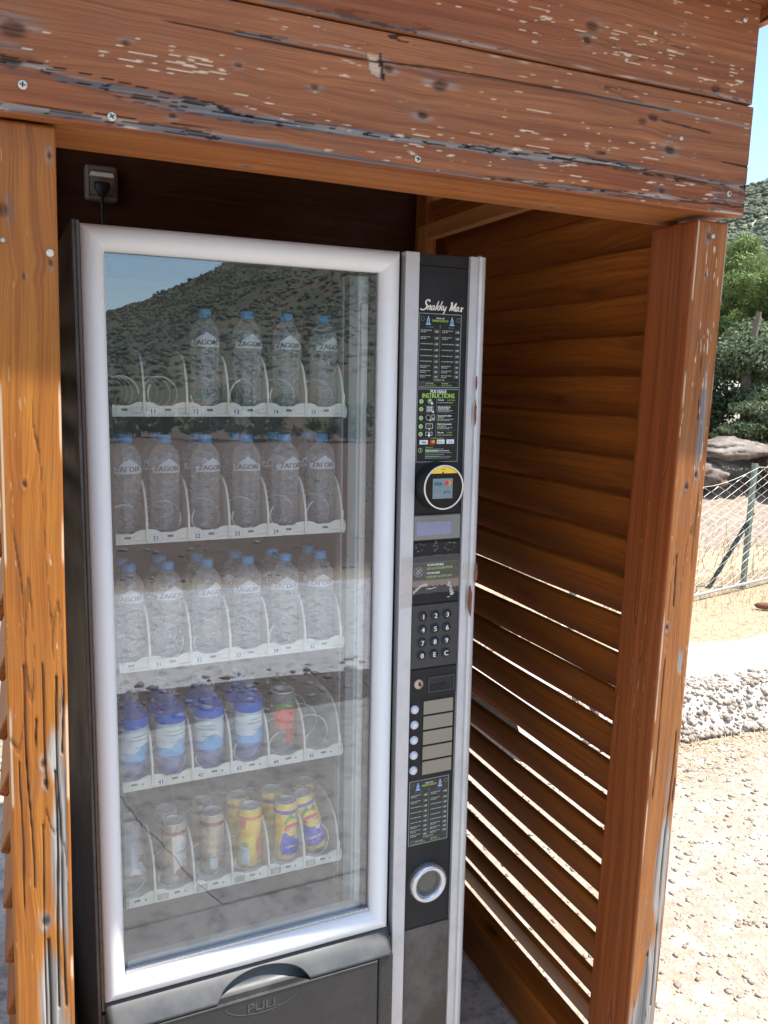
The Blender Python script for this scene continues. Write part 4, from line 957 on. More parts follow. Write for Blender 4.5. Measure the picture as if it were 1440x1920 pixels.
for kk in 'lrtb': vp(link('door_frame_bar', bar(kk), 'frame', vm))
gx0, gx1, gz0, gz1 = xo0+.043, xo1-.043, zo0+.0465, zo1-.0465
vp(link('door_gasket', from_bm((lambda bm: (bm_box(bm, gx0-.004, gx0+.009, .0205, .034, gz0-.01, gz1+.01), bm_box(bm, gx1-.013, gx1+.004, .0205, .034, gz0-.01, gz1+.01), bm_box(bm, gx0+.0092, gx1-.0132, .0205, .033, gz1-.006, gz1+.009), bm)[-1])(bmesh.new()), 'door_gasket'), 'rubber', vm))
vp(link('glass_pane', from_bm((lambda bm: (bm_box(bm, gx0-.003, gx1+.003, .0140, .0185, gz0-.003, gz1+.003), bm)[-1])(bmesh.new()), 'glass_pane'), 'glass', vm))
# ribbed sill strip inside the bottom edge of the glass
L_ = [(gx0+.002, gx1-.002, .006, .0135, gz0-.002, gz0+.007)]
x = gx0+.004
while x < gx1-.006: L_.append((x, x+.0022, .0035, .0058, gz0, gz0+.009)); x += .0046
vp(boxes('ribbed_sill', L_, 'chrome', vm)); vbox('inner_sill', gx0+.002, gx1-.03, .021, .040, gz0+.0, gz0+.018, 'alu')
vp(link('frame_plug', lmesh('frame_plug', [(.0001, -.0185), (.0035, -.0185), (.0035, -.012)], 10), 'screw', vm))
vm.children[-1].data.transform(Matrix.Rotation(0, 4, 'X'))
bpy.data.objects.remove(vm.children[-1])
# interior light at the right of the cavity
vbox('lamp_housing', .762, .822, .045, .10, .225, 1.788, 'lamp', .004, 2)
vbox('lamp_cover', .766, .784, .034, .0445, .24, 1.72, 'white_plastic', .004, 2)
bm = bmesh.new(); bm_box(bm, .7475, .7515, .10, .125, .22, 1.78)
z = .24
while z < 1.77: bm_box(bm, .7466, .7474, .102, .108, z, z+.016); z += .032
vp(link('tray_rail', from_bm(bm, 'tray_rail'), plain('grey_steel_rail', (.30, .30, .30), .4, .4), vm))

# trays
PT = .0883; TX = .2135; TZ = [1.4679, 1.2005, .9225, .6525, .3775]
top_ = [(0, .030), (.012, .030), (.020, .0275), (.028, .0225), (.058, .0225), (.067, .0275), (.076, .030), (PT-.0012, .030)]
V, F = prism([(0, 0), ] + top_ + [(PT-.0012, 0)], .085, .0885)
STRIP = mesh('number_strip', V, [q[::-1] for q in F]); STRIP.materials.append(M['tray'])
prof_d = [(.084, .004), (.082, .030), (.0835, .055), (.094, .085), (.110, .112), (.135, .128), (.19, .138), (.50, .142), (.50, .004)]
V, F = prism(prof_d, 0, .0016, 'yz'); DIV = mesh('divider', V, F); DIV.materials.append(M['divider'])
bm = bmesh.new(); bm.from_mesh(DIV); bmesh.ops.recalc_face_normals(bm, faces=bm.faces[:]); bm.to_mesh(DIV); bm.free()
pe = [(-.0006, y, z) for y, z in prof_d[:7]]; V = []; F = []
for y, z in prof_d[:7]: V += [(-.0013, y-.0018, z+.0008), (.0031, y-.0018, z+.0008), (.0031, y+.0012, z-.0004), (-.0013, y+.0012, z-.0004)]
for i in range(6):
    for k in range(4): F.append((4*i+k, 4*i+(k+1) % 4, 4*i+4+(k+1) % 4, 4*i+4+k))
DEDGE = mesh('divider_edge', V, F); DEDGE.materials.append(M['tray'])
hel = []
for i in range(4*28+1):
    a = 2*PI*i/28; hel.append((.0345*math.cos(a), .006+.078*i/28, .0345*math.sin(a)))
SPI = mesh('spiral', *tube(hel, .0018, 5), smooth=True); SPI.materials.append(M['wire'])
bm = bmesh.new(); bm_box(bm, TX, TX+6*PT, .0890, .52, .0, .010); PAN = from_bm(bm, 'tray'); PAN.materials.append(M['tray'])
KN, KF = lathe([(.001, 0), (.013, 0), (.015, .002), (.015, .006), (.010, .008), (.001, .008)], 18)
KNOB = mesh('roller', [(z, x*.6, y) for x, y, z in KN], KF, True); KNOB.materials.append(M['tray'])
phase = [[0, 150, 185, 115, 155, 210], [60, 225, 150, 160, 150, 130], [100, 240, 155, 215, 140, 195], [120, 245, 170, 150, 120, 150], [140, 160, 170, 160, 200, 210]]
numpr = {}
for t in range(5):
    tr = vp(link('tray', PAN, None, vm), (0, 0, TZ[t]))
    for c in range(7):
        o = link('divider', DIV, None, tr, loc=(TX+PT*c-.0016, 0, 0)); e = link('divider_edge', DEDGE, None, tr, loc=(TX+PT*c-.0016, 0, 0))
    for c in range(6):
        x = TX+PT*c+.0006
        link('number_strip', STRIP, None, tr, loc=(x, 0, 0))
        fl = Flat(); num = f'{t+1}{c}'
        yy = .0846
        if t < 4 and not (t == 1 and c == 5):
            fl.frame('p_grey', .003, .029, .004, .0185, .0004, yy); fl.rect('p_white', .0034, .0286, .0044, .0181, yy+.0002); fl.text('num', num, .017, .0065, .0130, yy-.0003, bold=.0003)
        if t == 4:
            fl.rect('p_grey', .003, .029, .003, .0185, yy)
            if c in (1, 2, 4, 5): fl.text('p_white', num, .018, .006, .012, yy-.0003)
        fl.rect('slot', .041, .054, .0115, .0165, yy)
        if t < 3: fl.rect('slot', .062, .084, .0068, .0074, yy); fl.rect('p_grey', .060, .084, .0170, .0173, yy); fl.rect('p_grey', .0598, .0602, .007, .017, yy)
        else: fl.disc('slot', .066, .0125, .0022, yy)
        for ob in fl.build(tr, 'number_print'): ob.location = (x, 0, 0)
        sp = link('spiral', SPI, None, tr, loc=(x+.0435, .088, .048)); sp.rotation_euler = (0, math.radians(-phase[t][c]), 0)
    box('side_bracket', TX+6*PT+.0005, TX+6*PT+.0045, .083, .30, .0, .052, 'tray', tr); link('roller', KNOB, None, tr, loc=(TX+6*PT+.0048, .094, .012))

# lower hood, flap
def hood():
    V = []; F = []; n = 90; m_ = 10; xs = [.176+(.842-.176)*i/(n-1) for i in range(n)]
    for x in xs:
        q = 1-((x-.517)/.104)**2; zb_ = .184 + (.040*math.sqrt(q) if q > 0 else 0)
        e = min(1, (x-.176)/.012) if x < .5 else min(1, (.842-x)/.016); e = math.sqrt(max(0, 1-(1-e)**2))
        for j in range(m_):
            z = .2315+(zb_-.2315)*j/(m_-1); t = (.2315-z)/(.2315-.184)
            V.append((x, -.002-.046*t**.75*(.25+.75*e), z))
        V.append((x, .004, zb_+.002))
    m2 = m_+1
    for i in range(n-1):
        for j in range(m2-1): F.append((i*m2+j, i*m2+j+1, (i+1)*m2+j+1, (i+1)*m2+j))
    return mesh('hood', V, F, True)
vp(link('hood', hood(), 'black2', vm))
# concave finger recess behind the arch
V = []; F = []
for i in range(25):
    x = .408+.218*i/24
    for j in range(7):
        a = PI*.5*j/6; V.append((x, -.028+.030*math.sin(a), .182+.046*(1-math.cos(a))))
for i in range(24):
    for j in range(6): F.append((i*7+j, (i+1)*7+j, (i+1)*7+j+1, i*7+j+1))
vp(link('finger_recess', mesh('finger_recess', V, F, True), 'black2', vm))
vbox('flap_surround', .178, .2395, -.040, -.003, -.155, .1825, 'flap', .004, 2); vbox('flap_surround', .7985, .843, -.040, -.003, -.155, .1838, 'flap', .010, 3)
fp = vbox('flap', .2415, .7965, -.047, -.010, -.150, .1815, 'flap', .003, 2)
fp['label'] = 'dark glossy delivery flap marked PULL'
vp(boxes('flap_top_edge', [(.2435, .7945, -.0490, -.0472, .1772, .1810)], 'black2', vm, .0006)); vbox('lower_surround', .2397, .7983, -.008, -.003, -.155, .183, 'rubber'); vbox('kick_panel', .178, .843, -.010, -.0035, -.268, -.157, 'dark_cab', .002)
fl = Flat(); fl.text('x', 'PULL', .512, .1435, .030, -.0, bold=.0006, cond=1.15)
V, F = fl.d['x']; bm = bmesh.new(); bv = [bm.verts.new(v) for v in V]
for q in F:
    try: bm.faces.new([bv[i] for i in q])
    except ValueError: pass
rg_ = bmesh.ops.extrude_face_region(bm, geom=bm.faces[:]); bmesh.ops.translate(bm, vec=(0, .0018, 0), verts=[v for v in rg_['geom'] if isinstance(v, bmesh.types.BMVert)])
bmesh.ops.recalc_face_normals(bm, faces=bm.faces[:])
o = link('pull_lettering', from_bm(bm, 'pull_lettering'), 'chrome', fp, loc=(0, -.0488, 0)); o.data.materials[0] = M['black2']
pts = [(.512+.088*math.cos(a), -.0473, .172+.036*math.sin(a)) for a in [PI+PI*i/30 for i in range(31)]]
link('oval_rim', mesh('oval_rim', *tube(pts, .0010, 5)), 'black2', fp)

# control column
vbox('aluminium_strip', .8525, .8865, -.006, .02, -.272, 1.832, 'alu', .0015)
prof_r = [(1.0150, .02), (1.0150, -.006), (1.0290, -.006), (1.0310, -.0035), (1.0350, -.0035), (1.0372, -.009), (1.0430, -.0115), (1.0500, -.0105), (1.0555, -.005), (1.0575, .004), (1.0575, .02)]
V, F = prism(prof_r, -.272, 1.832, 'xy'); bmx = mesh('aluminium_strip', V, F); bm = bmesh.new(); bm.from_mesh(bmx); bmesh.ops.recalc_face_normals(bm, faces=bm.faces[:]); bm.to_mesh(bmx); bm.free()
o = vp(link('aluminium_strip', bmx, 'alu', vm)); o['label'] = 'ribbed aluminium edge strip with rust marks'
for (z, h, x, w_) in [(1.03, .075, 1.0385, .006), (1.10, .05, 1.052, .004), (1.48, .06, 1.0365, .003), (1.55, .04, 1.0372, .0025)]:
    V = []; n = 12
    for i in range(n): a = 2*PI*i/n; V.append((x+w_*math.cos(a)*(.7+.6*rnd.random()), -.0122, z+h*.5*math.sin(a)*(.7+.5*rnd.random())))
    vp(link('rust_stain', mesh('rust_stain', V, [tuple(range(n))]), 'rust', vm))
link('screw', sm, None, vm, rot=(PI/2, 0, 0)).location = Vector((1.045, .004, 1.835))-CB
cp = vp(box('column_panel', .8868, 1.0147, .003, .02, -.272, 1.805, 'black', vm)); vbox('column_top_panel', .8868, 1.0147, .002, .02, 1.8065, 1.831, 'black')
PY = .0028
# column script lettering, drawn as brush strokes
def stroke(pts, w0, w1=None):
    P = [Vector((a, b)) for a, b in pts]; Q = []
    for i in range(len(P)-1):
        p0, p1, p2, p3 = P[max(i-1, 0)], P[i], P[i+1], P[min(i+2, len(P)-1)]
        for k in range(6):
            t = k/6; Q.append(.5*((2*p1)+(-p0+p2)*t+(2*p0-5*p1+4*p2-p3)*t*t+(-p0+3*p1-3*p2+p3)*t**3))
    Q.append(P[-1]); V = []; n = len(Q)
    for i, q in enumerate(Q):
        d = (Q[min(i+1, n-1)]-Q[max(i-1, 0)]).normalized(); nn = Vector((-d.y, d.x)); w_ = w0*(.75+.35*abs(d.y))*(1 if 1 < i < n-2 else .6)
        V += [q+nn*w_/2, q-nn*w_/2]
    return [tuple(v) for v in V], [(2*i, 2*i+1, 2*i+3, 2*i+2) for i in range(n-1)]
script = [[(1.35,1.75),(1.25,2.1),(.85,2.2),(.45,1.9),(.55,1.4),(.95,1.0),(.95,.45),(.5,.05),(-.1,.0),(-.5,.25)],
 [(1.45,1.0),(1.4,.5),(1.35,0)], [(1.42,.55),(1.75,1.0),(1.95,.85),(1.88,.25),(2.15,.05)], [(2.95,.85),(2.65,1.0),(2.3,.65),(2.3,.15),(2.6,.1),(2.92,.6)], [(3.0,.95),(2.95,.3),(3.2,.05)],
 [(3.65,2.1),(3.5,1.0),(3.4,0)], [(4.15,1.15),(3.85,.75),(3.5,.62),(3.85,.40),(4.15,0)], [(4.6,2.1),(4.45,1.0),(4.35,0)], [(5.1,1.15),(4.8,.75),(4.45,.62),(4.8,.40),(5.1,0)],
 [(5.35,1.0),(5.3,.4),(5.5,.15),(5.85,.55)], [(6.0,1.0),(5.9,.2),(5.7,-.6),(5.35,-.75)],
 [(6.9,1.6),(7.15,1.95),(7.3,1.7)], [(7.25,1.8),(7.2,.9),(7.05,0)], [(7.25,1.8),(7.6,.3),(7.7,.35),(8.3,1.9)], [(8.3,1.9),(8.2,.9),(8.25,0)],
 [(9.25,.85),(8.95,1.0),(8.65,.65),(8.65,.15),(8.9,.1),(9.2,.6)], [(9.3,.95),(9.25,.3),(9.5,.05)], [(9.75,.9),(9.95,.9),(10.1,.2),(10.4,0)], [(10.5,.95),(10.0,.4),(9.7,0)]]
fl = Flat()
sc = .1105/11.2
for i, st in enumerate(script):
    V, F = stroke(st, .27 if i not in (0, 12, 13, 14) else .36)
    fl.add('p_cream', [(.8985+(x+.30*z)*sc, 1.7095+z*sc*1.02) for x, z in V], F, PY-.0003-.00002*i)
fl.build(cp, 'script_lettering')

def bottle_icon(fl, x, z, s_, y):
    fl.poly('p_blue', [(x-.35*s_, z), (x-.35*s_, z+1.1*s_), (x-.12*s_, z+1.5*s_), (x-.12*s_, z+1.8*s_), (x+.12*s_, z+1.8*s_), (x+.12*s_, z+1.5*s_), (x+.35*s_, z+1.1*s_), (x+.35*s_, z)], y)
    fl.rect('p_navy', x-.12*s_, x+.12*s_, z+.3*s_, z+1.2*s_, y-.0001); fl.rect('p_blue', x-.6*s_, x+.6*s_, z, z+.25*s_, y-.00005)
def price_list(x0, x1, z0, z1, tilt=0):
    st = box('price_list_sticker', x0, x1, PY-.0008, PY-.0001, z0, z1, 'sticker', cp); w_ = x1-x0; h = z1-z0; y = PY-.0011; rg = random.Random(5)
    fl = Flat(); X = lambda a: x0+a*w_; Z = lambda b: z0+b*h
    fl.frame('p_grey', X(.0), X(1), Z(0), Z(1), .0013, y)
    fl.ring('p_dgreen', X(.085), Z(.925), .0048, .0006, y); fl.ring('p_grey', X(.93), Z(.925), .0048, .0006, y)
    bottle_icon(fl, X(.215), Z(.845), .0105, y); bottle_icon(fl, X(.775), Z(.845), .0105, y)
    fl.text('p_white', 'PRICE LIST', X(.5), Z(.928), .0046, y, bold=.0002); fl.text('p_green', 'ΤΙΜΟΚΑΤΑΛΟΓΟΣ', X(.495), Z(.890), .0062, y, cond=.78, bold=.0002)
    fl.text('p_dgreen', 'ΕΛΛΗΝΙΚΑ', X(.25), Z(.808), .0040, y); fl.text('p_dgreen', 'ENGLISH', X(.76), Z(.808), .0040, y)
    fl.rect('p_dgreen', X(.493), X(.499), Z(.13), Z(.83), y); fl.disc('p_grey', X(.496), Z(.835), .0012, y)
    zz = [.755, .665, .585, .505, .425, .350, .275, .210, .145]
    for k, q in enumerate(zz):
        for cx in (0, .5):
            if k in (0, 1, 6, 7, 8): fl.words('p_grey', X(cx+.045), X(cx+.30), Z(q+.012), .0021, y, rg); fl.words('p_grey', X(cx+.045), X(cx+.20), Z(q-.010), .0021, y, rg)
            else: fl.words('p_grey', X(cx+.045), X(cx+.33), Z(q), .0022, y, rg)
            fl.frame('p_dgreen', X(cx+.355), X(cx+.475), Z(q-.018), Z(q+.032), .0004, y); fl.text('p_white', '1.50€' if k else '0.50€', X(cx+.415), Z(q-.006), .0052, y, cond=.72, bold=.00015)
    fl.text('p_lgreen', 'YORIA SA', X(.5), Z(.093), .0062, y, cond=1.1)
    fl.frame('p_dgreen', X(.04), X(.95), Z(.012), Z(.080), .0004, y); fl.ring('p_grey', X(.11), Z(.046), .0045, .0007, y)
    fl.text('p_white', 'ΤΟ ΜΗΧΑΝΗΜΑ', X(.17), Z(.050), .0036, y, 'LEFT', .8); fl.text('p_green', 'ΔΕΝ ΔΕΧΕΤΑΙ ΜΕΤΡΗΤΑ', X(.17), Z(.024), .0036, y, 'LEFT', .7)
    fl.text('p_white', 'THE MACHINE', X(.56), Z(.050), .0036, y, 'LEFT', .75); fl.text('p_green', 'DOES NOT ACCEPT CASH', X(.56), Z(.024), .0036, y, 'LEFT', .65)
    fl.build(st); return st
price_list(.8915, 1.0000, 1.5375, 1.7025)
s2 = price_list(.8945, 1.0035, .4235, .5915); s2['label'] = 'lower price list sticker'
# instruction sticker
x0, x1, z0, z1 = .8910, 1.0000, 1.3675, 1.5345
st = box('instruction_sticker', x0, x1, PY-.0009, PY-.0001, z0, z1, 'sticker', cp); y = PY-.0012; fl = Flat(); w_ = x1-x0; h = z1-z0; X = lambda a: x0+a*w_; Z = lambda b: z0+b*h; rg = random.Random(8)
fl.frame('p_grey', x0, x1, z0, z1, .0012, y)
fl.text('p_white', 'POS USAGE', X(.5), Z(.945), .0100, y, cond=.82, bold=.0004); fl.text('p_green', 'INSTRUCTIONS', X(.5), Z(.878), .0150, y, cond=.80, bold=.0004)
steps = [('Press the', 'green button.', .83), ('Select the product by', 'entering the number', .725), ('Tap your card or phone', 'on the POS.', .605), ('Wait for the transaction', 'to be approved.', .490), ('Take your', 'products.', .385)]
for k, (a, b, q) in enumerate(steps):
    fl.disc('p_lgreen', X(.10), Z(q), .0052, y); fl.text('sticker', str(k+1), X(.10), Z(q)-.0028, .0078, y-.0003, bold=.0003)
    fl.rect('p_grey', X(.455), X(.46), Z(q-.04), Z(q+.04), y); fl.rect('p_dgreen', X(.06), X(.95), Z(q-.055), Z(q-.0535), y)
    if k in (0, 4): fl.text('p_white', a, X(.49), Z(q+.012), .0054, y, 'LEFT', .78, .0002); fl.text('p_green', b, X(.72), Z(q+.012), .0054, y-.0001, 'LEFT', .72); fl.words('p_grey', X(.49), X(.86), Z(q-.020), .0018, y, rg)
    else: fl.text('p_white', a, X(.49), Z(q+.022), .0054, y, 'LEFT', .70, .0002); fl.text('p_white' if k == 1 else 'p_green', b, X(.49), Z(q-.003), .0052, y, 'LEFT', .70, .00015); fl.words('p_grey', X(.49), X(.88), Z(q-.022), .0016, y, rg); fl.words('p_grey', X(.49), X(.80), Z(q-.037), .0016, y, rg)
ic = .30
fl.ring('p_lgreen', X(ic), Z(.835), .0055, .0012, y); fl.disc('p_lgreen', X(ic), Z(.84), .0030, y-.0001); fl.disc('p_white', X(ic+.05), Z(.805), .0030, y-.0002)
fl.frame('p_white', X(ic-.075), X(ic+.085), Z(.69), Z(.765), .0007, y)
for a in range(3):
    for b in range(3): fl.rect('p_white', X(ic-.05+.04*a), X(ic-.022+.04*a), Z(.70+.02*b), Z(.714+.02*b), y)
fl.disc('p_white', X(ic+.08), Z(.69), .0026, y-.0002)
fl.ring('p_white', X(ic-.03), Z(.612), .0062, .0007, y); fl.frame('p_white', X(ic+.05), X(ic+.12), Z(.575), Z(.65), .0007, y-.0001); fl.rect('p_grey', X(ic+.06), X(ic+.11), Z(.58), Z(.61), y-.0001); fl.disc('p_white', X(ic+.02), Z(.575), .0020, y-.0002)
fl.frame('p_white', X(ic-.085), X(ic+.085), Z(.46), Z(.53), .0010, y); fl.ring('p_green', X(ic), Z(.497), .0035, .0006, y); fl.disc('p_white', X(ic), Z(.45), .0018, y, rz=.0012)
fl.frame('p_white', X(ic-.085), X(ic+.075), Z(.365), Z(.415), .0008, y); fl.poly('p_white', [(X(ic-.03), Z(.375)), (X(ic), Z(.412)), (X(ic+.03), Z(.375)), (X(ic+.01), Z(.345)), (X(ic-.01), Z(.345))], y-.0001)
fl.text('p_green', 'ACCEPTED PAYMENTS', X(.5), Z(.318), .0042, y, cond=.8)
fl.rect('p_white', X(.08), X(.275), Z(.245), Z(.305), y); fl.text('p_navy', 'VISA', X(.178), Z(.257), .0078, y-.0002, cond=.85, bold=.0002)
fl.disc('p_red', X(.36), Z(.28), .0042, y-.0001); fl.disc('p_orange', X(.41), Z(.28), .0042, y-.0002); fl.words('p_red', X(.32), X(.45), Z(.238), .001, y, rg)
for a, t_ in ((.49, ' Pay'), (.72, 'G Pay')):
    fl.rect('p_white', X(a), X(a+.185), Z(.25), Z(.310), y); fl.text('num', t_, X(a+.095), Z(.265), .0062, y-.0002, cond=.85)
fl.disc('num', X(.525), Z(.277), .0017, y-.0003); fl.ring('p_lgreen', X(.10), Z(.165), .0055, .0008, y); fl.rect('p_lgreen', X(.093), X(.107), Z(.155), Z(.19), y); fl.disc('p_lgreen', X(.10), Z(.143), .0010, y)
fl.text('p_green', 'IMPORTANT', X(.22), Z(.192), .0045, y, 'LEFT', .8); fl.rect('p_lgreen', X(.22), X(.52), Z(.143), Z(.165), y); fl.words('p_white', X(.53), X(.80), Z(.148), .0018, y, rg); fl.words('p_grey', X(.22), X(.66), Z(.173), .0016, y, rg)
fl.words('p_grey', X(.22), X(.85), Z(.122), .0014, y, rg); fl.words('p_lgreen', X(.22), X(.55), Z(.070), .0018, y, rg); fl.words('p_grey', X(.56), X(.85), Z(.070), .0014, y, rg); fl.words('p_grey', X(.22), X(.8), Z(.050), .0014, y, rg); fl.words('p_grey', X(.22), X(.7), Z(.095), .0014, y, rg)
fl.build(st)
# contactless reader: deep round cup with white ring and tilted face
def ylathe(name, prof, cx, cz, mat, parent, seg=36, cap=False):
    V, F = lathe(prof, seg, cap); V = [(x+cx, z, y_+cz) for x, y_, z in V]; F = [tuple(q[::-1]) for q in F]
    return link(name, mesh(name, V, F, True), mat, parent)
rdr = vp(ylathe('card_reader', [(.056, .003), (.056, -.001), (.052, -.012), (.0500, -.036), (.0505, -.040)], .944, 1.313, 'black', vm))
ylathe('reader_ring', [(.0480, -.038), (.0482, -.0405), (.0500, -.0412), (.0515, -.0395), (.0508, -.037)], .944, 1.313, 'p_cream', rdr)
V, F = lathe([(.0001, -.0345), (.0478, -.0345)], 36, False)
ylathe('reader_face', [(.0001, -.0360), (.0478, -.0360)], .944, 1.313, plain('glossy_black_face', (.012, .010, .010), .08, var=.1), rdr)
fl = Flat(); cx, cz = .944, 1.313; yf = -.0364
P = [(cx+.0475*math.cos(a), cz+.0475*math.sin(a)) for a in [math.radians(42+96*i/20) for i in range(21)]]
fl.poly('p_yellow', P, yf); fl.disc('num', cx-.002, cz+.0335, .0022, yf-.0003); fl.words('num', cx-.006, cx+.004, cz+.040, .0012, yf-.0003, rg)
fl.rect('p_teal', cx-.0275, cx+.024, cz-.026, cz+.020, yf); fl.text('p_navy', 'VISA', cx-.014, cz+.004, .0115, yf-.0003, cond=.95, bold=.0003)
fl.disc('p_red', cx+.0085, cz+.009, .0052, yf-.0004); fl.disc('p_orange', cx+.0150, cz+.009, .0052, yf-.0003); fl.text('num', 'Pay', cx+.014, cz-.014, .0088, yf-.0003); fl.disc('num', cx+.0035, cz-.0115, .0022, yf-.0003)
fl.rect('p_grey', cx-.0275, cx+.024, cz-.0040, cz-.0036, yf-.0003); fl.rect('p_grey', cx-.0020, cx-.0016, cz-.026, cz+.020, yf-.0003); fl.words('p_grey', cx-.024, cx-.006, cz-.018, .002, yf-.0003, rg)
fl.build(rdr)
# display
dsp = vp(box('display_bezel', .8875, 1.0115, -.004, .0029, 1.186, 1.2445, M['slot'], vm, .002)); dsp.data.materials[0] = plain('dusty_grey_bezel', (.22, .21, .185), .35, var=.08)
box('lcd_screen', .894, .985, -.0048, -.0041, 1.197, 1.2295, 'lcd', dsp)
vbox('control_panel', .8875, 1.0135, -.001, .0029, 1.033, 1.180, 'black', .001); kp = vbox('keypad_panel', .8875, 1.0125, -.003, .0029, .876, 1.0315, plain('charcoal_keypad', (.036, .034, .034), .42, var=.1), .0015)
bn = vbox('cash_notice', .8870, 1.0128, -.0022, -.0012, 1.0905, 1.1325, 'sticker'); fl = Flat(); y = -.0026
bn['label'] = 'taped black notice that the machine does not accept cash'
fl.frame('p_dgreen', .8872, 1.0126, 1.0908, 1.1322, .0007, y); fl.ring('p_grey', .9035, 1.111, .0115, .0011, y); fl.disc('p_grey', .9015, 1.1085, .0045, y); fl.disc('p_grey', .9060, 1.1140, .0045, y); fl.disc('sticker', .9015, 1.1085, .0022, y-.0002); fl.disc('sticker', .9060, 1.1140, .0022, y-.0002)
fl.poly('p_grey', [(.8955, 1.1185), (.8965, 1.1195), (.9120, 1.1030), (.9110, 1.1020)], y-.0003); fl.rect('p_dgreen', .9195, .9200, 1.096, 1.128, y)
fl.text('p_white', 'ΤΟ ΜΗΧΑΝΗΜΑ', .9245, 1.1235, .0072, y, 'LEFT', .80, .0003); fl.text('p_green', 'ΔΕΝ ΔΕΧΕΤΑΙ ΜΕΤΡΗΤΑ', .9245, 1.1150, .0075, y, 'LEFT', .80, .0002)
fl.text('p_white', 'THE MACHINE', .9245, 1.1040, .0072, y, 'LEFT', .75, .0003); fl.text('p_green', 'DOES NOT ACCEPT CASH', .9245, 1.0950, .0075, y, 'LEFT', .76, .0002)
fl.build(bn)
# keys
for (x, z, t_) in [(.916,1.004,'1'),(.9488,1.004,'2'),(.9805,1.004,'3'),(.9156,.9720,'4'),(.9486,.9720,'5'),(.9803,.9720,'6'),(.9152,.9402,'7'),(.9482,.9402,'8'),(.980,.9402,'9'),(.9148,.909,'0'),(.9478,.909,'E'),(.9797,.909,'C')]:
    k_ = vp(ylathe('key', [(.0120, -.0030), (.0118, -.0036), (.0105, -.0035), (.0103, -.0075), (.0090, -.0090), (.0001, -.0092)], x, z, 'key', vm, 20))
    fl = Flat(); fl.text('p_white', t_, x, z-.0056, .0165, -.0096, bold=.0005); fl.build(k_, 'key_legend')
# lock and coin return
lk = vp(ylathe('coin_lock', [(.0125, .002), (.0125, -.004), (.0105, -.0062), (.0001, -.0062)], .9105, .838, plain('worn_brass_lock', (.50, .40, .28), .4, .6), vm, 24)); fl = Flat(); fl.disc('num', .9108, .8395, .0030, -.0066, rz=.0050); fl.rect('num', .9120, .9150, .833, .840, -.0066); fl.build(lk, 'keyhole')
vbox('coin_slot_panel', .8880, 1.0130, -.001, .0029, .8005, .8735, 'black', .001); bm = bmesh.new()
cr_ = vp(boxes('coin_slot', [(.9395, 1.0045, -.0035, -.0012, .8485, .8515), (.9395, 1.0045, -.0035, -.0012, .8125, .8150), (.9365, .9393, -.0035, -.0012, .8125, .8515), (1.0047, 1.0075, -.0035, -.0012, .8125, .8515)], 'black2', vm)); vbox('coin_recess', .9396, 1.0044, -.0016, -.0012, .8152, .8483, 'rubber')
V, F = prism([(.9396, .8152), (1.000, .8152), (.985, .8330), (.9396, .8300)], -.0030, -.0018); vp(link('coin_chute', mesh('coin_chute', V, F), 'black', vm))
for k in range(5):
    z = .7741-.0385*k
    vp(ylathe('push_button', [(.0105, .002), (.0105, -.001), (.0086, -.0015), (.0082, -.0042), (.0060, -.0058), (.0001, -.0062)], .9034, z, 'button', vm, 20))
    z0_ = .7577-.0384*k
    w__ = vbox('label_window', .9275, 1.0080, -.0005, .0028, z0_, z0_+.0335, 'khaki', .0006)
rg_ = vp(ylathe('ring_lock', [(.0320, -.001), (.0330, -.004), (.0340, -.014), (.0420, -.019), (.0485, -.014), (.0500, -.002), (.0500, .0029)], .9485, .320, 'chrome', vm, 40))
ylathe('lock_window', [(.0001, -.0012), (.0325, -.0012)], .9485, .320, 'olive_glass', rg_); ylathe('lock_dish', [(.027, -.0015), (.0275, -.004), (.0262, -.0044), (.0001, -.0042)], .946, .3235, 'olive_glass', rg_)
# clear packing tape wound round the column over the notice
def tape(z0_, z1_, x0, x1, y, seed, name='packing_tape'):
    n = 60; m_ = 14; V = []; F = []
    for i in range(n):
        x = x0+(x1-x0)*i/(n-1); w1 = .006*mnoise.noise(Vector((x*30, seed, 0)))
        for j in range(m_):
            z = z0_+(z1_-z0_)*j/(m_-1)+w1*(j in (0, m_-1)); yy_ = y-.0012*abs(mnoise.noise(Vector((x*60, z*90, seed))))
            V.append((x, yy_, z))
    for i in range(n-1):
        for j in range(m_-1): F.append((i*m_+j, (i+1)*m_+j, (i+1)*m_+j+1, i*m_+j+1))
    return vp(link(name, mesh(name, V, F, True), 'tape', vm))
tape(1.060, 1.150, .8535, 1.0145, -.0085, 3); tape(1.030, 1.062, .8535, .886, -.0078, 5); tape(1.085, 1.128, 1.0150, 1.056, -.0140, 7)
# torn paper and dried glue under the notice
fl = Flat(); rg = random.Random(12); pw = plain('torn_paper', (.62, .58, .52), .7, var=.1); M['paper'] = pw; M['glue'] = plain('dried_brown_glue', (.26, .19, .15), .6, var=.3, scale=120)
def blob_poly(pts, jit=.0012): return [(x+rg.uniform(-jit, jit), z+rg.uniform(-jit, jit)) for x, z in pts]
V = [(.8885, 1.0905)]; n = 26
up_ = [(.8885+.1235*i/n, 1.0893) for i in range(n+1)]; lo_ = [(x, 1.0893-.010-.006*abs(math.sin(i*1.9))-.010*(1-abs(i/n*2-1)**2)*0 - (.006 if i > 19 else 0)) for i, (x, z) in enumerate(up_)]
q = []
for i in range(n): fl.add('glue', [up_[i], up_[i+1], lo_[i+1], lo_[i]], [(0, 1, 2, 3)], -.0016)
for i in range(16):
    x = .892+i*.0022; z = 1.062+.016*math.sin(min(1, i/12)*1.5)-.0
    fl.add('paper', blob_poly([(x-.0016, z-.003), (x+.0018, z-.002), (x+.002, z+.003), (x-.001, z+.004)]), [(0, 1, 2, 3)], -.0019)
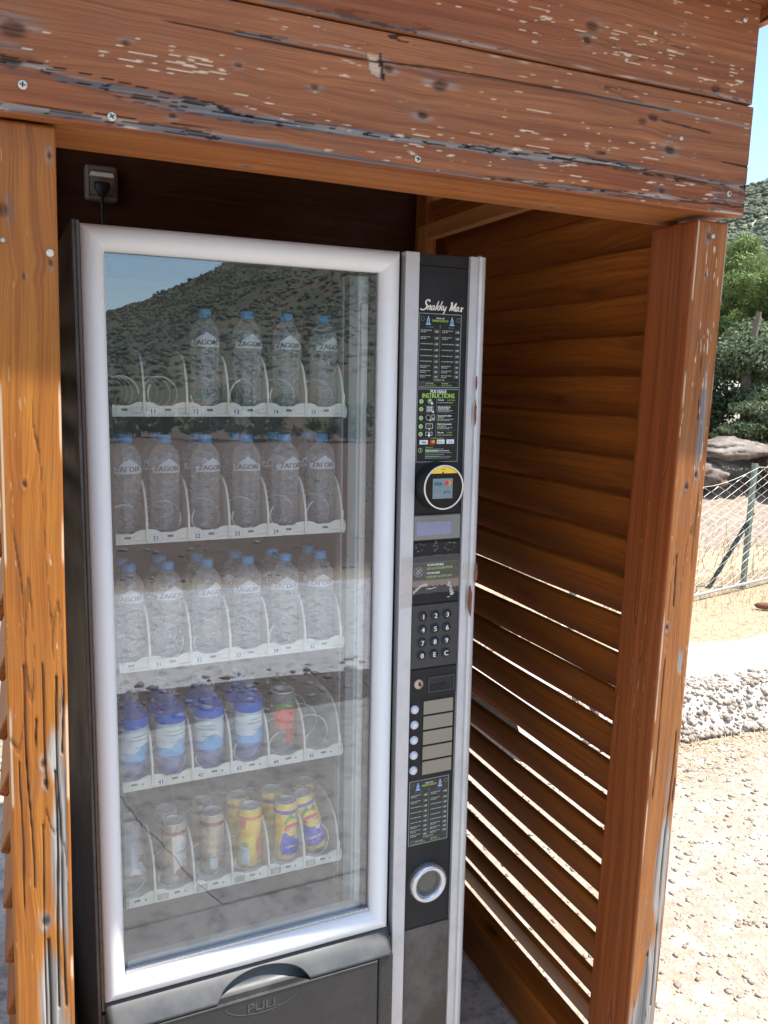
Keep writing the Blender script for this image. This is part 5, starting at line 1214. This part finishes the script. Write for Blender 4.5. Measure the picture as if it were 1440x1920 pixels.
for i in range(14):
    x = .982+.008*rg.random()+i*.0007; z = 1.080-i*.0022; fl.add('paper', blob_poly([(x-.003, z-.002), (x+.003, z-.003), (x+.0035, z+.002), (x-.002, z+.003)]), [(0, 1, 2, 3)], -.0019)
for x, z, w_ in ((.935, 1.069, .012), (.948, 1.071, .006), (.985, 1.045, .005)): fl.add('paper', blob_poly([(x-w_, z), (x, z-.0015), (x+w_, z), (x, z+.001)], .0005), [(0, 1, 2, 3)], -.0019)
for o in fl.build(vm, 'torn_paper'): vp(o)
fl = Flat(); rg = random.Random(19)
for (cx, cz, a, b) in ((.905, 1.168, .016, .012), (.945, 1.168, .006, .014), (.985, 1.166, .020, .014)):
    for k in range(16):
        t_ = rg.uniform(0, 6.28); x = cx+a*math.cos(t_)*rg.uniform(.5, 1); z = cz+b*math.sin(t_)*rg.uniform(.5, 1); l_ = rg.uniform(.001, .005)
        fl.add('glue', [(x, z), (x+l_, z+.0004), (x+l_*.9, z+l_*.5), (x+.0002, z+.0012)], [(0, 1, 2, 3)], -.0014)
for o in fl.build(vm, 'glue_residue'): vp(o)

# ------------------------------------------------------------------ products inside the machine
def wrap(R): return lambda x, z: (R*math.sin(x/R), -R*math.cos(x/R), z)
class Wrap(Flat):
    def __init__(s, R): s.d = {}; s.R = R
    def add(s, mat, V, F, y):
        L_ = s.d.setdefault(mat, ([], [])); o = len(L_[0]); R = s.R-y
        for x, z in V: L_[0].append((R*math.sin(x/s.R), -R*math.cos(x/s.R), z))
        L_[1].extend([tuple(i+o for i in f_) for f_ in F])
    def band(s, mat, x0, x1, z0, z1, y, n=16, top=None):
        V = []
        for i in range(n+1):
            x = x0+(x1-x0)*i/n; V += [(x, z0), (x, z1 if top is None else top(i/n))]
        s.add(mat, V, [(2*i, 2*i+2, 2*i+3, 2*i+1) for i in range(n)], y)
bp_ = [(.0005, .006), (.016, .004), (.024, .0), (.029, .003), (.0318, .012)]
for i in range(6):
    z = .018+.0165*i; bp_ += [(.0322, z), (.0322, z+.008), (.0305, z+.0115), (.0305, z+.0130)]
bp_ += [(.0315, .118), (.0322, .124), (.0325, .134), (.0325, .163), (.0312, .172), (.0275, .182), (.0215, .190), (.0150, .196), (.0118, .199), (.0116, .203)]
BODY = lmesh('body', bp_, 28, False); BODY.materials.append(M['pet'])
CAPM = lmesh('cap', [(.0005, .2165), (.0125, .2165), (.0145, .2145), (.0150, .2120), (.0150, .2035), (.0154, .2030), (.0154, .2000), (.0120, .1998)][::-1], 24, False); CAPM.materials.append(M['cap_blue'])
def bottle(text):
    t = empty('water_bottle'); link('body', BODY, None, t); link('cap', CAPM, None, t)
    w_ = Wrap(.0325); top = lambda q: .150+.018*max(0, 1-abs(q-.55)*2.6)
    w_.band('label_film', -.036, .036, .137, .150, -.0005, 20, top=top)
    w_.text('num', text, 0, .1408, .0150, -.0011, cond=1.0, bold=.0005); w_.rect('num', -.040, -.0385, .1375, .146, -.0008); w_.rect('num', .0385, .040, .1375, .146, -.0008)
    w_.band('p_grey', -.045, .045, .1352, .1358, -.0006, 20)
    w_.build(t, 'label'); return t
BE, BG = bottle('ZAGORI'), bottle('ΖΑΓΟΡΙ')
used = set()
def place(src, x, d, z, phi, label, cat, group, tilt=None):
    if id(src) not in used: used.add(id(src)); o = src
    else: o = copy_tree(src)
    mt = MW @ Matrix.Translation((x, d, z)) @ (tilt if tilt is not None else Matrix.Identity(4)) @ Matrix.Rotation(phi, 4, 'Z')
    o.matrix_world = mt; o['label'] = label; o['category'] = cat; o['group'] = group; return o
xc = [.268, .350, .438, .531, .622, .711]
SH = ['top shelf', 'second shelf', 'third shelf', 'fourth shelf', 'bottom shelf']
ORD = ['leftmost', 'second from the left', 'third from the left', 'fourth from the left', 'fifth from the left', 'rightmost']
def where(t, c): return f'{ORD[c]} on the {SH[t]}'
GW = 'water bottles in the vending machine'
for t, greek in ((0, []), (1, [0, 4, 5]), (2, [4, 5])):
    for c in range(6):
        if t == 0 and c < 2: continue
        th_ = -math.atan(xc[c]/1.88); tw_ = [0.15, .2, .45, .0, .5, .15][c] if t == 1 else [0, .35, .55, 0, .05, .1][c] if t == 2 else [0, 0, .05, .25, .15, .6][c]
        dd = .134 if t else .125
        place(BG if c in greek else BE, xc[c]+rnd.uniform(-.001, .001), dd, TZ[t]+.0102, th_+tw_, 'clear water bottle in the front row, '+where(t, c), 'water bottle', GW)
        if t: place(BE if (c+t) % 2 else BG, xc[c]-.006+rnd.uniform(-.003, .003), dd+.072, TZ[t]+.0102, th_+rnd.uniform(-.8, 1.2), 'clear water bottle behind the front one, '+where(t, c), 'water bottle', GW)
# blue bottles
def blue_bottle():
    t = empty('mineral_water_bottle')
    pr = [(.0005, .008), (.014, .005), (.022, .0), (.029, .004), (.032, .014), (.0325, .05), (.0325, .140), (.0318, .150), (.027, .163), (.018, .173), (.0125, .178), (.0120, .184)]
    link('body', lmesh('body', pr, 26, False), 'pet_blue', t)
    link('cap', lmesh('cap', [(.0120, .182), (.0150, .183), (.0150, .190), (.0145, .198), (.009, .201), (.0005, .202)], 22, False), 'pet', t)
    w_ = Wrap(.0325); n = PI*.0325
    w_.band('lb_blue', -n, n, .125, .148, -.0003, 40); w_.band('lb_white', -n, n, .082, .1249, -.0003, 40)
    w_.band('lb_sky', -n, n, .052, .070, -.0006, 48, top=lambda q: .070+.018*max(0, math.sin(q*6.28*2+.6))); w_.band('lb_white', -n, n, .060, .0819, -.0003, 40)
    w_.band('lb_blue', -n, n, .048, .0520, -.0006, 40)
    rg = random.Random(3)
    for k in range(3): w_.words('p_grey', -.022+.006*k, .022, .098+.009*(k % 2)-.016*(k//2), .0028, -.0009, rg)
    w_.build(t, 'label'); return t
BB = blue_bottle(); GB = 'blue-labelled water bottles on the fourth shelf'
for c in range(4):
    place(BB, xc[c], .128, TZ[3]+.0102, rnd.uniform(-.6, .4), 'blue-labelled bottle in the front row, '+where(3, c), 'water bottle', GB)
    place(BB, xc[c]-.006, .200, TZ[3]+.0102, rnd.uniform(-1, 1), 'blue-labelled bottle behind the front one, '+where(3, c), 'water bottle', GB)
def can_profile(R, H): return [(.0005, .004), (R*.60, .004), (R*.72, .0), (R*.80, .001), (R*.97, .009), (R, .014), (R, H-.017), (R*.97, H-.012), (R*.87, H-.003), (R*.89, H-.001), (R*.87, H), (R*.83, H-.001), (R*.81, H-.005), (.0005, H-.005)]
def can(name, mat, R=.0288, H=.150, deco=None):
    t = empty(name); link('body', lmesh('body', can_profile(R, H)[4:9], 30, False), mat, t)
    link('lid', lmesh('lid', can_profile(R, H)[8:], 30, False), 'alu_can', t); link('base', lmesh('base', can_profile(R, H)[:5], 30, False), 'alu_can', t)
    link('ring_pull', mesh('ring_pull', *tube([(.008*math.cos(a)+.004, .006*math.sin(a), H-.0030) for a in [6.28*i/12 for i in range(12)]], .0011, 5, True)), 'alu_can', t)
    w_ = Wrap(R)
    if deco: deco(w_, R, H)
    w_.build(t, 'print'); return t
def ell(cx, cz, a, b, n=26): return [(cx+a*math.cos(2*PI*i/n), cz+b*math.sin(2*PI*i/n)) for i in range(n)]
def fan(w_, mat, P, y):     # filled shape split in columns so that it bends with the can
    xs = [p[0] for p in P]; x0, x1 = min(xs), max(xs); n = 12; V = []; F = []
    def span(x):
        zz = []
        for i in range(len(P)):
            a, b = P[i], P[(i+1) % len(P)]
            if (a[0]-x)*(b[0]-x) <= 0 and a[0] != b[0]: zz.append(a[1]+(b[1]-a[1])*(x-a[0])/(b[0]-a[0]))
        return (min(zz), max(zz)) if zz else (0, 0)
    for i in range(n+1):
        x = x0+(x1-x0)*min(max(i/n, .002), .998); lo, hi = span(x); V += [(x, lo), (x, hi)]
    w_.add(mat, V, [(2*i, 2*i+2, 2*i+3, 2*i+1) for i in range(n)], y)
def d_lemon(w_, R, H):
    n = PI*R; w_.band('can_blue', -n, n, H-.025, H-.0165, -.0002, 40)
    fan(w_, 'can_blue', [(-.022, .022), (-.024, .040), (-.018, .066), (-.010, .083), (.0, .074), (.012, .068), (.026, .066), (.040, .060), (.044, .040), (.036, .024), (.01, .018)], -.0003)
    fan(w_, 'can_green', [(-.014, .100), (-.004, .118), (.006, .126), (.014, .112), (.004, .098)], -.0003); fan(w_, 'can_green', [(.012, .112), (.024, .124), (.032, .112), (.022, .100)], -.0003)
    fan(w_, 'can_yellow', ell(.010, .090, .020, .022), -.0005); fan(w_, 'p_red', [(-.012, .082), (-.010, .097), (.010, .101), (.030, .097), (.032, .082), (.010, .086)], -.0008)
    w_.text('p_white', 'Lipton', .010, .086, .0125, -.0012, cond=.95, bold=.0003); w_.text('p_white', 'LEMON', .008, .038, .0105, -.0008, cond=.95, bold=.0004); w_.text('p_white', 'ICE TEA', .006, .030, .0055, -.0008)
    fan(w_, 'p_cream', [(.012, .062), (.020, .072), (.030, .064), (.024, .056)], -.0008)
def d_peach(w_, R, H):
    fan(w_, 'can_peach', [(-.030, .095), (-.034, .130), (-.012, .134), (-.016, .105)], -.0003); fan(w_, 'can_peach', [(.012, .02), (.010, .07), (.022, .088), (.034, .06), (.034, .02)], -.0003)
    n = PI*R; w_.band('can_peach', -n, n, H-.025, H-.0165, -.0002, 40)
    w_.band('lb_white', -.034, -.006, .014, .056, -.0004, 10); fan(w_, 'can_green', [(-.030, .060), (-.018, .070), (-.006, .064), (-.014, .056)], -.0005)
    rg = random.Random(4)
    for k in range(7): w_.words('p_grey', -.031, -.009, .018+.005*k, .0015, -.0007, rg)
def d_coffee(w_, R, H):
    n = PI*R; w_.band('can_brown', -n, n, H-.026, H-.0165, -.0002, 40)
    fan(w_, 'can_white', [(-.002, .030), (-.004, .120), (.010, .126), (.034, .110), (.040, .060), (.030, .030)], -.0003)
    w_.text('can_brown', 'COFFEE', .018, .080, .0085, -.0006, cond=.8, bold=.0003); fan(w_, 'can_brown', [(.000, .020), (.004, .040), (.020, .048), (.036, .036), (.030, .018)], -.0004); w_.band('can_white', -.006, .010, .014, .026, -.0008, 6)
def d_plain(w_, R, H):
    n = PI*R; w_.band('can_brown', -n, n, H-.026, H-.0165, -.0002, 40); w_.band('lb_white', -.010, .008, .018, .046, -.0004, 8); fan(w_, 'can_brown', [(.012, .016), (.010, .034), (.024, .044), (.034, .030), (.030, .014)], -.0004)
LEM = can('lemon_tea_can', 'can_yellow', deco=d_lemon); PEA = can('peach_tea_can', 'can_yellow', deco=d_peach); COF = can('coffee_can', 'can_beige', deco=d_coffee); COP = can('coffee_can', 'can_beige', deco=d_plain); WCO = can('coffee_can', 'can_white', .031, .150, d_coffee)
GC = 'drink cans on the bottom shelf'; z5 = TZ[4]+.0103
place(WCO, .262, .125, z5+.032, .3, 'white coffee can tipped back, silver base showing, leftmost on the bottom shelf', 'drink can', GC, Matrix.Rotation(math.radians(-52), 4, 'X'))
place(COF, .357, .142, z5, -.25, 'beige and white coffee can, front one of its pair on the bottom shelf', 'drink can', GC)
place(COP, .448, .150, z5, -.1, 'plain beige coffee can, front one '+where(4, 2), 'drink can', GC)
place(PEA, .537, .142, z5, -.1, 'yellow and orange peach tea can, front one on the bottom shelf', 'drink can', GC)
place(LEM, .626, .135, z5, -.05, 'yellow and blue lemon tea can standing upright at the front of the bottom shelf', 'drink can', GC)
place(LEM, .708, .140, z5+.006, -.35, 'yellow and blue lemon tea can leaning to one side, '+where(4, 5), 'drink can', GC, Matrix.Rotation(math.radians(-14), 4, 'Y') @ Matrix.Rotation(math.radians(-5), 4, 'X'))
place(COF, .350, .205, z5, .6, 'beige and white coffee can behind its twin on the bottom shelf', 'drink can', GC)
place(COP, .438, .212, z5, .4, 'plain beige coffee can behind its twin on the bottom shelf', 'drink can', GC)
place(PEA, .525, .208, z5, 1.0, 'yellow and orange peach tea can standing behind the front one', 'drink can', GC)
place(LEM, .612, .205, z5, 1.2, 'yellow and blue lemon tea can behind another, '+where(4, 4), 'drink can', GC)
place(LEM, .700, .215, z5, -1.3, 'yellow and blue lemon tea can behind another, '+where(4, 5), 'drink can', GC)
# clear strawberry drink
sd_ = empty('strawberry_drink'); link('body', lmesh('body', [(.018, .0), (.027, .004), (.0305, .014), (.0305, .130), (.028, .142), (.0265, .147)], 30, False), 'pet_can', sd_)
link('lid', lmesh('lid', [(.0265, .147), (.0285, .148), (.0285, .152), (.026, .152), (.025, .148), (.0005, .148)], 30, False), 'alu_can', sd_)
w_ = Wrap(.0305); fan(w_, 'can_green', [(-.028, .108), (-.020, .124), (.0, .122), (.020, .128), (.034, .120), (.030, .110), (.004, .114)], -.0006); fan(w_, 'p_red', [(-.026, .070), (-.028, .100), (-.014, .112), (.012, .112), (.030, .114), (.036, .095), (.032, .068), (.006, .062)], -.0004)
rg = random.Random(6)
for k in range(46): x, z = rg.uniform(-.024, .032), rg.uniform(.070, .108); w_.rect('p_cream', x, x+.0009, z, z+.0018, -.0008)
w_.build(sd_, 'print'); w2 = Wrap(.0305); fan(w2, 'p_red', ell(.016, .044, .014, .018), -.0004); w2.build(sd_, 'berry_print'); place(sd_, .622, .150, TZ[3]+.0102, -.2, 'clear drink can printed with red strawberries and green leaves, beside the blue bottles', 'drink can', 'drink cans')
for o in (BE, BG):
    assert id(o) in used
